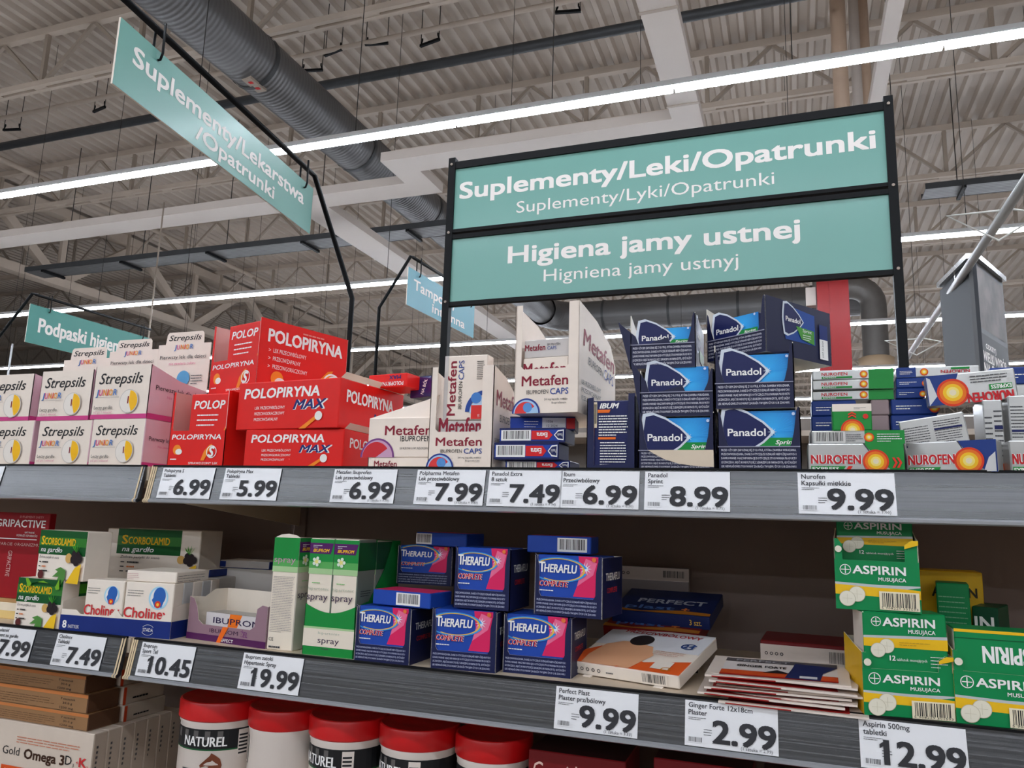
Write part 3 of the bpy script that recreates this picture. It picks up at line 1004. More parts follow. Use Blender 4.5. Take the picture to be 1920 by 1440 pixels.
# ---- red tablet displays
RED = card(226, 26, 20)
REDD = card(196, 26, 26)
ORG = ink_m(246, 140, 30)
PINKIN = card(226, 176, 168)
def red_pill(k, u, v, r):
    k.disc(u - r * 0.6, v + r * 0.5, r * 1.2, ORG)
    k.disc(u, v, r, ink_m(240, 236, 230), ry=r * 0.7)
def s_mark(k, u, v, s):
    k.poly([(u - 1.3 * s, v - 1.0 * s), (u - 0.8 * s, v - 1.0 * s), (u + 0.2 * s, v + 0.9 * s), (u - 0.2 * s, v + 0.8 * s), (u - 0.9 * s, v + 0.1 * s)], ORG)
    k.ring(u + 0.15 * s, v, 0.62 * s, 0.72 * s, INKW)
    k.text(u - 0.25 * s, v - 0.55 * s, 'S', 1.1 * s, INKW, w=0.75 * s, bold=0.04, ital=0.2, res=3)
def red_small(name, label, pos, h, d, zbtext=True):
    root, pm, fr, w = carton(name, label, 'box', pos, h, d, RED, {4: REDD}, 'red tablet boxes')
    k = Ink(pm, fr['front'])
    k.text(0.10 * w, 0.72 * h, 'POLOP', 0.15 * h, INKW, w=0.8 * w, bold=0.03, ital=0.15)
    k.bars(0.2 * w, 0.40 * h, 0.6 * w, 0.28 * h, 3, INKW, 0.25)
    red_pill(k, 0.2 * w, 0.2 * h, 0.07 * w)
    k.poly([(0.75 * w, 0.02 * h), (0.95 * w, 0.02 * h), (0.98 * w, 0.4 * h)], ORG)
    pm.build('print', root)
def red_display(pl, pr, zb, y1, y2, ytop, ypan, d, label, label_in, big):
    pos = place(pl, pr, zb, y1, y2)
    w = pos[2]
    h = hpx(pos, zb, ytop)
    vp = hpx(pos, zb, ypan)
    root, pm, fr, w = tray('tablet_display', label, 'display box', pos, d,
                           [(0, 0), (w, 0), (w, vp + 0.004), (0.98 * w, vp), (0.06 * w, vp), (0.045 * w, vp + 0.005), (0.045 * w, h * 0.99), (0, h)],
                           [(0, 0), (d, 0), (d, h), (0, h)], h, RED, PINKIN, 'red tablet displays')
    k = Ink(pm, fr['front'])
    k.text(0.05 * w, 0.76 * vp, 'POLOPIRYNA', 0.13 * vp, INKW, w=0.88 * w, bold=0.03, ital=0.12)
    red_pill(k, 0.20 * w, 0.42 * vp, 0.06 * w)
    k.bars(0.06 * w, 0.2 * vp, 0.2 * w, 0.05 * vp, 1, INKW, 0.6)
    s_mark(k, 0.77 * w, 0.42 * vp, 0.125 * w)
    k.text(0.40 * w, 0.08 * vp, 'SPRAWDZONY LEK', 0.06 * vp, INKW, w=0.52 * w, bold=0.01)
    k = Ink(pm, fr['right'])
    if big:
        k.text(0.09 * d, 0.70 * h, 'POLOPIRYNA', 0.17 * h, INKW, w=0.84 * d, bold=0.035)
        for i, s_ in enumerate(('LEK PRZECIWBÓLOWY', 'PRZECIWZAPALNY', 'PRZECIWGORĄCZKOWY')):
            k.text(0.15 * d, (0.56 - 0.11 * i) * h, s_, 0.055 * h, INKW, w=(0.36, 0.3, 0.38)[i] * d)
            k.text(0.10 * d, (0.56 - 0.11 * i) * h, '>', 0.05 * h, INKW)
        red_pill(k, 0.24 * d, 0.17 * h, 0.055 * d)
        s_mark(k, 0.80 * d, 0.26 * h, 0.16 * d)
        k.bars(0.45 * d, 0.9 * h, 0.45 * d, 0.04 * h, 1, ink_m(240, 150, 140), 0.5)
    else:
        k.text(0.5 * d, 0.06 * h, '10 tabletek', 0.05 * h, INKW)
    pm.build('print', root)
    # the carton standing inside
    loc = root.matrix_basis @ V((0.30 * w, 0.004, vp * 0.55))
    red_small('tablet_box', label_in, (loc, pos[1], 0.685 * w), h * 0.965 - vp * 0.55, d * 0.9)
    return h
hA = red_display(312, 417, ZU, YF, YF, 735, 808, 0.105, 'tall red open display standing on the shelf beside lozenge boxes', 'small red tablet box inside the red display on the shelf', False)
red_display(390, 478, ZU + hA + 0.001, 1.02, 0.985, 612, 680, 0.185, 'turned red display with a big lettered side, topmost of the red boxes', 'small red tablet box inside the topmost red display', True)

BLUEI = ink_m(20, 40, 110)
def red_max(pl, pr, zb, y1, y2, ytop, d, label, flap):
    pos = place(pl, pr, zb, y1, y2)
    h = hpx(pos, zb, ytop)
    root, pm, fr, w = carton('tablet_carton', label, 'carton', pos, h, d, RED, {4: REDD}, 'wide red tablet cartons')
    k = Ink(pm, fr['front'])
    k.text(0.07 * w, 0.66 * h, 'POLOPIRYNA', 0.2 * h, INKW, w=0.74 * w, bold=0.035, ital=0.1)
    k.text(0.57 * w + 0.0006, 0.40 * h - 0.0004, 'MAX', 0.19 * h, INKW, w=0.32 * w, bold=0.06, ital=0.3)
    k.text(0.57 * w, 0.40 * h, 'MAX', 0.19 * h, BLUEI, w=0.31 * w, bold=0.03, ital=0.3)
    for i, s_ in enumerate(('LEK PRZECIWBÓLOWY', 'PRZECIWGORĄCZKOWY', 'PRZECIWZAPALNY')):
        k.text(0.19 * w, (0.42 - 0.12 * i) * h, s_, 0.06 * h, INKW, w=(0.3, 0.3, 0.24)[i] * w)
    k.poly([(0.64 * w, 0.0), (0.70 * w, 0.0), (0.86 * w, 0.3 * h), (0.80 * w, 0.27 * h)], ORG)
    k.disc(0.82 * w, 0.25 * h, 0.035 * w, ink_m(240, 236, 230))
    k = Ink(pm, fr['right'])
    k.text(0.10 * d, 0.55 * h, 'POLOPIRYNA', 0.24 * h, INKW, w=0.72 * d, bold=0.03)
    k.text(0.5 * d, 0.22 * h, 'MAX', 0.2 * h, BLUEI, w=0.3 * d, bold=0.03, ital=0.3)
    pm.build('print', root)
    if flap:
        mb = MB()
        mb.mesh([(w, 0, h), (w, d, h), (w + 0.005, d, h + 0.009), (w + 0.005, 0.006, h + 0.009)], [(0, 1, 2, 3), (3, 2, 1, 0)], WHITE)
        mb.build('open_flap', root)
    return h
h1 = red_max(455, 641, ZU, YF, YF, 806, 0.17, 'wide red tablet carton standing on the shelf right of the display', True)
h2 = red_max(441, 633, ZU + h1 + 0.0005, 0.975, 0.958, 719, 0.17, 'wide red tablet carton on top of another red carton', True)
zt2 = ZU + h1 + h2 + 0.001
pos = place(690, 762, zt2, 1.06, 1.05)
root, pm, fr, w = carton('tablet_box', 'small red box lying upside down on the wide red cartons', 'box', pos, 0.022, 0.06, RED, None, 'red tablet boxes')
k = Ink(pm, fr['front'])
k.text(0.85 * w, 0.019, 'MAX', 0.006, BLUEI, w=0.3 * w, bold=0.03, rot=180)
k.text(0.92 * w, 0.009, 'POLOPIRYNA', 0.006, INKW, w=0.6 * w, bold=0.02, rot=180)
pm.build('print', root)
pos = place(768, 815, zt2 - 0.012, 1.09, 1.075)
root, pm, fr, w = carton('wrapped_box', 'shiny dark blue wrapped box behind the red cartons', 'box', pos, 0.034, 0.05, mat('blue_film', (24, 34, 96), 0.12, coat=0.8, bump=0.6, bscale=60), None)
k = Ink(pm, fr['front'])
k.text(0.55 * w, 0.004, 'NA BÓL', 0.006, INKW, w=0.025, rot=72, bold=0.02)
pm.build('print', root)

# ---- cream capsule boxes
CRM = card(243, 228, 214)
SILV = card(205, 198, 194)
WINE = ink_m(140, 24, 48)
BLU = ink_m(36, 70, 150)
def swoosh(k, u, v, s):
    k.disc(u, v, 1.3 * s, ink_m(40, 60, 140), a0=0, a1=math.pi)
    k.disc(u, v, 1.15 * s, ink_m(170, 205, 240), a0=0, a1=math.pi)
    k.disc(u - 0.05 * s, v, 1.0 * s, ink_m(225, 60, 60), a0=0.6, a1=math.pi)
    k.disc(u + 0.15 * s, v + 0.5 * s, 0.42 * s, ink_m(90, 150, 215))
def caps_front(k, w, h, v0=0):
    k.text(0.12 * w, v0 + 0.62 * h, 'Metafen', 0.22 * h, WINE, w=0.72 * w, bold=0.02, res=3)
    k.text(0.20 * w, v0 + 0.43 * h, 'IBUPROFEN', 0.09 * h, INKK, w=0.34 * w)
    k.text(0.57 * w, v0 + 0.41 * h, 'CAPS', 0.135 * h, BLU, w=0.28 * w, bold=0.01)
    k.text(0.48 * w, v0 + 0.28 * h, '200 mg, kapsułki, miękkie', 0.045 * h, INKK, w=0.36 * w, res=1)
    k.text(0.60 * w, v0 + 0.20 * h, 'Ibuprofenum', 0.045 * h, INKK, w=0.22 * w, res=1)
    swoosh(k, 0.20 * w, v0 + 0.0, 0.17 * w)
def caps_display(pos, zb, ytop, ypan, d, label, tall):
    a, yaw, w = pos
    h = hpx(pos, zb, ytop)
    vp = hpx(pos, zb, ypan)
    lw, rw = (0.10, 0.16) if tall else (0.10, 0.18)
    root, pm, fr, w = tray('capsule_display', label, 'display box', pos, d,
                           [(0, 0), (w, 0), (w, h), ((1 - rw) * w, h), ((1 - rw) * w, vp + 0.004), ((1 - rw) * w - 0.004, vp), (lw * w + 0.004, vp), (lw * w, vp + 0.004), (lw * w, h), (0, h)],
                           [(0, 0), (d, 0), (d, h * 0.60), (d * 0.85, h * 0.78), (d * 0.45, h * 0.93), (0.0, h)], h * 0.55, CRM, CRM, 'cream capsule displays')
    k = Ink(pm, fr['front'])
    caps_front(k, w, vp)
    k = Ink(pm, fr['right'])
    k.text(0.10 * d, 0.62 * h, 'Metafen', 0.15 * h, WINE, w=0.85 * d, bold=0.02, rot=-6 if tall else 0, res=3)
    k.text(0.22 * d, 0.47 * h, 'IBUPROFEN', 0.07 * h, INKK, w=0.4 * d, rot=-6 if tall else 0)
    k.text(0.64 * d, 0.42 * h, 'CAPS', 0.10 * h, BLU, w=0.28 * d, rot=-6 if tall else 0)
    for i, s_ in enumerate(('LEK PRZECIWBÓLOWY', 'PRZECIWZAPALNY', 'PRZECIWGORĄCZKOWY')):
        k.text(0.06 * d, (0.26 - 0.07 * i) * h, s_, 0.04 * h, INKK, w=0.5 * d)
    pm.build('print', root)
    return root, w, h, vp
# carton with lifted lid and the low tray beneath it
pos = place(689, 815, ZU, 0.968)
hT = hpx(pos, ZU, 858)
root, pm, fr, w = tray('capsule_tray', 'low cream tray under the carton with lifted lid', 'tray', pos, 0.10, [(0, 0), (pos[2], 0), (pos[2], hT), (0, hT)],
                       [(0, 0), (0.10, 0), (0.10, hT), (0, hT)], hT, CRM, CRM)
k = Ink(pm, fr['front']); k.text(0.10 * w, 0.2 * hT, 'Metafen', 0.5 * hT, WINE, w=0.34 * w, bold=0.02); pm.build('print', root)
pos = place(688, 812, ZU + hT + 0.0003, 0.968, 0.968)
h = hpx(pos, ZU + hT, 784)
root, pm, fr, w = carton('capsule_carton', 'wide cream capsule carton with lifted white lid', 'carton', pos, h, 0.09, CRM)
k = Ink(pm, fr['front'])
k.text(0.26 * w, 0.56 * h, 'Metafen', 0.23 * h, WINE, w=0.70 * w, bold=0.02, res=3)
k.text(0.50 * w, 0.40 * h, 'IBUPROFEN', 0.13 * h, INKK, w=0.46 * w)
k.text(0.5 * w, 0.2 * h, 'LEK PRZECIWBÓLOWY, PRZECIWZAPALNY', 0.05 * h, INKK, w=0.46 * w, res=1)
k.disc(0.16 * w, 0.0, 0.26 * w, ink_m(120, 60, 130), a0=0, a1=math.pi)
k.disc(0.16 * w, 0.0, 0.235 * w, ink_m(205, 160, 190), a0=0, a1=math.pi)
k.disc(0.14 * w, 0.0, 0.21 * w, ink_m(205, 40, 50), a0=0.6, a1=math.pi)
pm.build('print', root)
mb = MB(); mb.prism((V((0, 0.004, h)), V((1, 0, 0)), V((0, 0.25, 0.97)), V((0, -1, 0))), [(0, 0), (w, 0), (w, 0.034), (0.80 * w, 0.026)], 0.001, CRM, WHITE); mb.build('lid', root)

# lower capsule display with an upright carton
pos = place(801, 921, ZU, 0.960)
root, w, h, vp = caps_display(pos, ZU, 689, 810, 0.11, 'cream open capsule display standing on the shelf', False)
M0 = root.matrix_basis
loc = M0 @ V((0.11 * w, 0.006, 0.002))
zin = sz(787, loc.x, loc.y) - ZU
r2, pm, fr, w2 = carton('capsule_box', 'grey striped capsule box lying low in the shelf capsule display', 'box', (loc, 0, 0.70 * w), zin - 0.004, 0.09, SILV)
k = Ink(pm, fr['front']); k.text(0.03 * w2, zin - 0.024, 'Metafen', 0.024, WINE, w=0.95 * w2, bold=0.02); pm.build('print', r2)
zq = ZU + zin
pos = place(830, 911, zq, 0.972)
hq = hpx(pos, zq, 668)
r2, pm, fr, w2 = carton('capsule_box', 'capsule box standing on end with lettering reading upwards', 'box', pos, hq, 0.022, CRM)
k = Ink(pm, fr['front'])
k.rect(0, 0, 0.09 * w2, hq, SILV)
k.text(0.28 * w2, 0.07 * hq, 'Metafen', 0.19 * w2, WINE, w=0.84 * hq, bold=0.02, rot=90, res=3)
k.text(0.43 * w2, 0.17 * hq, 'IBUPROFEN', 0.08 * w2, INKK, w=0.42 * hq, rot=90)
k.text(0.46 * w2, 0.62 * hq, 'CAPS', 0.125 * w2, BLU, w=0.30 * hq, rot=90)
k.bars(0.76 * w2, 0.62 * hq, 0.18 * w2, 0.3 * hq, 10, INKK, 0.3)
k.ring(0.98 * w2, 0.12 * hq, 0.36 * w2, 0.46 * w2, BLU, a0=math.pi / 2, a1=math.pi, n=12)
k.disc(0.98 * w2, 0.10 * hq, 0.36 * w2, ink_m(190, 215, 240), a0=math.pi / 2, a1=math.pi, n=12)
k.rect(0.66 * w2, 0.01 * hq, 0.98 * w2, 0.22 * hq, ink_m(222, 48, 44))
k.disc(0.77 * w2, 0.33 * hq, 0.12 * w2, ink_m(70, 130, 205))
k.text(0.86 * w2, 0.04 * hq, '10', 0.05 * w2, INKW, rot=90)
pm.build('print', r2)

# blue painkiller boxes lying flat, and the tall display on top
BLUEC = card(24, 62, 160)
NAV2 = card(20, 28, 84)
zc = ZU
labs = ['lowest flat blue box under the tall cream display', 'second flat blue box from the shelf with barcode', 'third flat blue box from the shelf with barcode', 'top flat blue box with white date label under tall display']
for i, (pl, pr, yt) in enumerate(((947, 1068, 863), (926, 1047, 830), (936, 1059, 803), (956, 1078, 781))):
    pos = place(pl, pr, zc, (0.972, 0.962, 0.966, 0.985)[i], (0.972, 0.962, 0.966, 1.0)[i])
    hh = hpx(pos, zc, yt)
    root, pm, fr, w = carton('painkiller_box', labs[i], 'box', pos, hh, 0.05, BLUEC, {3: NAV2, 4: NAV2}, 'flat blue painkiller boxes')
    k = Ink(pm, fr['front'])
    k.rect(0, 0, w, 0.12 * hh, NAV2); k.rect(0, 0.88 * hh, w, hh, NAV2)
    if i < 3:
        k.barcode(0.03 * w, 0.14 * hh, 0.46 * w, 0.72 * hh, INKW, 5 + i)
        k.poly([(0.50 * w, 0.2 * hh), (0.76 * w, 0.2 * hh), (0.82 * w, 0.5 * hh), (0.76 * w, 0.8 * hh), (0.50 * w, 0.8 * hh)], ink_m(214, 30, 36))
        k.text(0.74 * w, 0.66 * hh, 'Extra', 0.30 * hh, INKW, w=0.16 * w, bold=0.03, rot=180)
        k.poly([(0.84 * w, 0.5 * hh), (0.90 * w, 0.82 * hh), (0.985 * w, 0.86 * hh), (0.985 * w, 0.14 * hh), (0.90 * w, 0.18 * hh)], INKW)
        k.poly([(0.855 * w, 0.5 * hh), (0.905 * w, 0.74 * hh), (0.975 * w, 0.78 * hh), (0.975 * w, 0.22 * hh), (0.905 * w, 0.26 * hh)], NAV2)
        k.text(0.965 * w, 0.6 * hh, 'Panadol', 0.2 * hh, INKW, w=0.075 * w, rot=180, res=1)
    else:
        k.rect(0.5 * w, 0.1 * hh, 0.86 * w, 0.92 * hh, INKW)
        k.text(0.57 * w, 0.55 * hh, '1036', 0.18 * hh, INKG); k.text(0.57 * w, 0.22 * hh, '12 2024', 0.18 * hh, INKG)
        k.rect(0.87 * w, 0.1 * hh, w, 0.9 * hh, ink_m(190, 26, 34))
        k.bars(0.22 * w, 0.2 * hh, 0.24 * w, 0.6 * hh, 3, INKW, 0.2)
    pm.build('print', root)
    zc += hh + 0.0003
pos = place(963, 1084, zc, 0.962, 0.955)
root, w, h, vp = caps_display(pos, zc, 574, 694, 0.165, 'tall cream capsule display stacked on flat blue boxes', True)
M0 = root.matrix_basis
zprev = 0.002
for i, yt in enumerate((672, 638)):
    p0 = M0 @ V((0.11 * w, 0.004 + 0.003 * i, zprev))
    zz_ = sz(yt, p0.x, p0.y) - zc
    r2, pm, fr, w2 = carton('capsule_box', ('grey banded capsule box, lower one inside the tall cream display', 'grey capsule box, upper one inside the tall cream display')[i], 'box',
                            (p0, pos[1], 0.715 * w), zz_ - zprev - 0.0004, 0.12, SILV if i else CRM, None, 'capsule boxes inside displays')
    k = Ink(pm, fr['front']); hb_ = zz_ - zprev
    if i:
        k.text(0.02 * w2, 0.4 * hb_, 'Metafen', 0.32 * hb_, WINE, w=0.45 * w2, bold=0.02)
        k.text(0.52 * w2, 0.62 * hb_, 'IBUPROFEN', 0.12 * hb_, INKK, w=0.28 * w2, res=1)
        k.text(0.52 * w2, 0.40 * hb_, 'CAPS', 0.18 * hb_, BLU, w=0.2 * w2)
    else:
        k.text(0.02 * w2, hb_ - 0.026, 'Metafen', 0.018, WINE, w=0.93 * w2, bold=0.02)
    pm.build('print', r2)
    zprev = zz_

# ---- navy and orange box in its tray
pos = place(1099, 1191, ZU, 0.962, 0.962)
h = hpx(pos, ZU, 745); w = pos[2]; d = 0.07
root, pm, fr, w = tray('gel_display', 'narrow navy display with torn front beside the navy stack', 'display box', pos, d,
                       [(0, 0), (w, 0), (w, h * 1.04), (0.86 * w, h * 1.04), (0.84 * w, 0.09 * h), (0.16 * w, 0.07 * h), (0.14 * w, h), (0, h * 0.98)],
                       [(0, 0), (d, 0), (d, h), (0, h)], h * 0.9, NAVY, BOARD)
loc = root.matrix_basis @ V((0.10 * w, 0.003, 0.002))
zi = sz(752, loc.x, loc.y) - ZU - 0.002
r2, pm2, fr, w2 = carton('painkiller_box', 'navy box with orange stripes inside the narrow navy display', 'box', (loc, 0, 0.80 * w), zi, 0.055, NAV2, {2: card(230, 130, 60)})
k = Ink(pm2, fr['front'])
k.rect(0.0, 0.0, 0.06 * w2, 0.6 * zi, card(230, 130, 70))
k.barcode(0.01 * w2, 0.6 * zi, 0.12 * w2, 0.38 * zi, card(236, 220, 190), 9)
k.text(0.20 * w2, 0.885 * zi, 'IBUM', 0.075 * zi, INKW, w=0.5 * w2, bold=0.045, ital=0.3)
k.poly([(0.15 * w2, 0.82 * zi), (0.45 * w2, 0.82 * zi), (0.48 * w2, 0.865 * zi), (0.15 * w2, 0.865 * zi)], ink_m(236, 110, 30))
k.bars(0.18 * w2, 0.48 * zi, 0.78 * w2, 0.32 * zi, 8, INKW, 0.4, 4)
k.poly([(0.17 * w2, 0.425 * zi), (0.62 * w2, 0.425 * zi), (0.62 * w2, 0.46 * zi), (0.17 * w2, 0.46 * zi)], ink_m(236, 110, 30))
k.bars(0.22 * w2, 0.05 * zi, 0.7 * w2, 0.36 * zi, 9, INKW, 0.35, 8)
pm2.build('print', r2)

# ---- navy painkiller displays
WARN = ['PRZED UŻYCIEM ZAPOZNAJ SIĘ Z ULOTKĄ, KTÓRA ZAWIERA WSKAZANIA,', 'PRZECIWWSKAZANIA, DANE DOTYCZĄCE DZIAŁAŃ NIEPOŻĄDANYCH I',
        'DAWKOWANIE ORAZ INFORMACJE DOTYCZĄCE STOSOWANIA PRODUKTU', 'LECZNICZEGO, BĄDŹ SKONSULTUJ SIĘ Z LEKARZEM LUB FARMACEUTĄ, GDYŻ KAŻDY', 'LEK NIEWŁAŚCIWIE STOSOWANY ZAGRAŻA TWOJEMU ŻYCIU LUB ZDROWIU.']
DNAVY = card(26, 29, 64)
SKY = mat('ink_blue_glow', (20, 110, 215), 0.35)
def glow_mat(name, c_in, c_out, cx_, cz_, rad, squash=1.0):
    """printed burst of light: colour runs outward from a printed spot (part of the artwork)"""
    m = mat(name, c_out, 0.4, spec=0.25)
    nt = m.node_tree
    b = nt.nodes['Principled BSDF']
    tc = nt.nodes.new('ShaderNodeTexCoord')
    mp = nt.nodes.new('ShaderNodeMapping')
    mp.inputs['Location'].default_value = (-cx_ / rad, 0, -cz_ / rad * squash)
    mp.inputs['Scale'].default_value = (1 / rad, 0.0, squash / rad)
    g = nt.nodes.new('ShaderNodeTexGradient'); g.gradient_type = 'SPHERICAL'
    r = nt.nodes.new('ShaderNodeValToRGB')
    r.color_ramp.elements[0].color = (*lin(c_out), 1)
    r.color_ramp.elements[1].color = (*lin(c_in), 1)
    nt.links.new(tc.outputs['Object'], mp.inputs['Vector'])
    nt.links.new(mp.outputs['Vector'], g.inputs['Vector'])
    nt.links.new(g.outputs['Fac'], r.inputs['Fac'])
    nt.links.new(r.outputs['Color'], b.inputs['Base Color'])
    return m
def shield(k, u, v, s, nav=NAV2):
    """pointed oval badge"""
    def arc(sc):
        top = [(u - 0.55 * s * sc, v + 0.52 * s * sc), (u - 0.35 * s * sc, v + 0.56 * s * sc), (u - 0.05 * s * sc, v + 0.44 * s * sc), (u + 0.28 * s * sc, v + 0.22 * s * sc), (u + 0.5 * s * sc, v)]
        bot = [(a, 2 * v - b) for a, b in top[::-1][1:]]
        return top + bot + [(u - 0.60 * s * sc, v - 0.2 * s * sc), (u - 0.62 * s * sc, v), (u - 0.60 * s * sc, v + 0.2 * s * sc)]
    k.poly(arc(1.14), ink_m(215, 222, 232))
    k.poly(arc(1.0), nav)
    k.text(u - 0.50 * s, v - 0.09 * s, 'Panadol', 0.17 * s, INKW, w=0.85 * s, bold=0.025, res=3)
def burst(k, u, v, r, n=8):
    m = ink_m(225, 240, 252)
    pts = []
    for i in range(2 * n):
        a = math.pi * i / n
        rr = r if i % 2 == 0 else r * 0.28
        pts.append((u + rr * math.cos(a), v + rr * math.sin(a)))
    k.poly(pts, m)
PGLOW = None
def pan_box(label, loc, yaw, w, h, d, sprint=True, v0=0.0):
    root, pm, fr, w = carton('painkiller_box', label, 'box', (loc, yaw, w), h, d, NAV2, None, 'blue painkiller boxes inside navy displays')
    hv = h - v0
    cv = v0 + 0.40 * hv
    g = glow_mat('print_glow_%d_%d' % (round(w * 1e4), round(cv * 1e4)), (60, 190, 255), (14, 60, 165), 0.64 * w, cv, 0.62 * w)
    k = Ink(pm, fr['front'])
    k.rect(0.0, 0.0, w, h, g)
    k.poly([(0, 0), (0.30 * w, 0), (0.22 * w, h), (0, h)], NAV2)
    rn = random.Random(2)
    for i in range(14):
        a = -0.2 + 2.0 * i / 13 + rn.uniform(-.05, .05)
        x1, y1 = 0.64 * w + math.cos(a) * 0.33 * w, cv + math.sin(a) * 0.52 * hv
        k.poly([(0.64 * w, cv), (min(x1, w), y1), (min(x1, w), y1 + 0.012 * hv)], ink_m(50, 165, 240))
    if sprint:
        k.poly([(0.42 * w, v0), (w, v0), (w, v0 + 0.24 * hv), (0.60 * w, v0 + 0.24 * hv)], ink_m(20, 140, 60))
        k.text(0.70 * w, v0 + 0.06 * hv, 'Sprint', 0.11 * hv, INKW, w=0.26 * w, bold=0.03, ital=0.25)
    shield(k, 0.36 * w, cv, 0.60 * w)
    burst(k, 0.66 * w, cv, 0.065 * w)
    k.disc(0.945 * w, v0 + 0.90 * hv, 0.022 * w, ink_m(200, 215, 240))
    pm.build('print', root)
def pan_tray(pos, zb, ypan, yl, yr, yin, d, label, lab_in, fl=0.0, torn=False, sideart=False, inner=(0.07, 0.97), bump=False, sprint=True):
    a, yaw, w = pos
    vp = hpx(pos, zb, ypan)
    b = V((a.x + w * math.cos(yaw), a.y + w * math.sin(yaw), zb))
    hl = sz(yl, a.x, a.y) - zb
    hr = sz(yr, b.x, b.y) - zb
    fpoly = [(0, 0), (w, 0), (w, hr * 0.98), (0.975 * w, hr), (0.955 * w, hr * 0.93), (0.92 * w, vp + (hr - vp) * 0.35), (0.885 * w, vp + 0.003), (0.87 * w, vp)]
    if bump:
        fpoly += [(0.62 * w, vp), (0.58 * w, vp + 0.008), (0.30 * w, vp + 0.001)]
    fpoly += [(0.13 * w, vp), (0.115 * w, vp + 0.003), (0.08 * w, vp + (hl - vp) * 0.35), (0.035 * w - fl, hl * 0.95), (0.012 * w - fl, hl), (-fl, hl * 0.97)]
    hside = max(hl, hr)
    root, pm, fr, w = tray('painkiller_display', label, 'display box', pos, d, fpoly,
                           [(0, 0), (d, 0), (d, hside * 0.92), (0.75 * d, hside * 0.8), (0.3 * d, hside * 0.85), (0, hr)], hside * 0.8, DNAVY, card(225, 218, 205), 'navy painkiller displays',
                           sideR=[(0, 0), (d, 0), (d, hr * (1.0 if sideart else 0.92)), (0, hr)])
    k = Ink(pm, fr['front'])
    n = 5
    for i, s_ in enumerate(WARN):
        k.text(0.04 * w, vp * (0.80 - 0.165 * i), s_, vp * 0.085, ink_m(215, 215, 228), w=0.90 * w, bold=0.012, res=1)
    k.rect(0.0, vp - 0.0012, 0.99 * w, vp, ink_m(150, 150, 170))
    if torn:
        k.poly([(0.13 * w, vp), (0.99 * w, vp), (0.995 * w, 0.18 * vp), (0.82 * w, 0.20 * vp), (0.55 * w, 0.32 * vp), (0.35 * w, 0.55 * vp), (0.22 * w, 0.80 * vp)], BOARD)
    k = Ink(pm, fr['right'])
    if sideart:
        k.poly([(0.28 * d, 0.30 * hr), (0.74 * d, 0.30 * hr), (0.74 * d, 0.86 * hr), (0.28 * d, 0.93 * hr)], ink_m(24, 70, 150))
        shield(k, 0.42 * d, 0.68 * hr, 0.26 * d)
        k.poly([(0.52 * d, 0.36 * hr), (0.72 * d, 0.31 * hr), (0.72 * d, 0.56 * hr), (0.44 * d, 0.58 * hr)], ink_m(70, 150, 50))
        k.text(0.54 * d, 0.50 * hr, 'Sprint', 0.06 * hr, INKW, w=0.14 * d)
        k.bars(0.54 * d, 0.36 * hr, 0.14 * d, 0.12 * hr, 3, INKW, 0.3)
        k.rect(0.80 * d, 0.08 * hr, 0.93 * d, 0.45 * hr, INKW)
        k.rect(0.80 * d, 0.45 * hr, 0.93 * d, 0.72 * hr, ink_m(18, 40, 110))
        k.text(0.86 * d, 0.12 * hr, '1097 12 2024', 0.05 * hr, INKG, w=0.3 * hr, rot=90, res=1)
    else:
        shield(k, 0.35 * d, 0.65 * hr, 0.4 * d)
        k.poly([(0.4 * d, 0.2 * hr), (0.85 * d, 0.2 * hr), (0.85 * d, 0.42 * hr), (0.35 * d, 0.42 * hr)], ink_m(60, 130, 60))
    pm.build('print', root)
    p0 = root.matrix_basis @ V((inner[0] * w, 0.004, 0.0025))
    hi = sz(yin, p0.x, p0.y) - zb - 0.0025
    pan_box(lab_in, p0, yaw, (inner[1] - inner[0]) * w, hi, d * 0.8, sprint, vp - 0.0025)
    return max(hl, hr), vp
posA = place(1197, 1340, ZU, 0.962)
pan_tray(posA, ZU, 844, 772, 772, 785, 0.10, 'navy display with a torn front strip standing on the shelf', 'blue box inside the torn-front navy display', torn=True)
posB = place(1347, 1504, ZU, 0.960)
pan_tray(posB, ZU, 837, 771, 762, 772, 0.10, 'navy display showing a green corner, standing on the shelf', 'blue box with green corner in navy shelf display')
zA = sz(781, posA[0].x, posA[0].y)
posC = place(1200, 1339, zA, 0.964)
pan_tray(posC, zA, 736, 676, 690, 691, 0.10, 'middle navy display on the torn one, with flared wing', 'blue box half sunk in the middle flared navy display', fl=0.012, inner=(0.11, 0.93), bump=True, sprint=False)
zB = sz(767, posB[0].x, posB[0].y)
posD = place(1341, 1491, zB, 0.958)
pan_tray(posD, zB, 719, 659, 641, 668, 0.10, 'middle navy display under the turned one', 'blue box inside middle navy display under the turned one', inner=(0.10, 0.965), sprint=False)
zC = sz(691, posC[0].x, posC[0].y)
posE = place(1182, 1305, zC, 0.966)
pan_tray(posE, zC, 647, 603, 585, 618, 0.10, 'top navy display with spread wings, left of the turned one', 'blue box in the spread-wing top navy display', fl=0.016, inner=(0.13, 0.93), bump=True)
zD = sz(680, sx(1326, 1.01, 1.6), 1.01)
posF = place(1326, 1437, zD, 1.008, 0.955)
pan_tray(posF, zD, 641, 590, 552, 604, 0.135, 'turned navy display with printed side, topmost of the stack', 'blue box sticking up inside the turned navy display', inner=(0.12, 0.86), sideart=True)

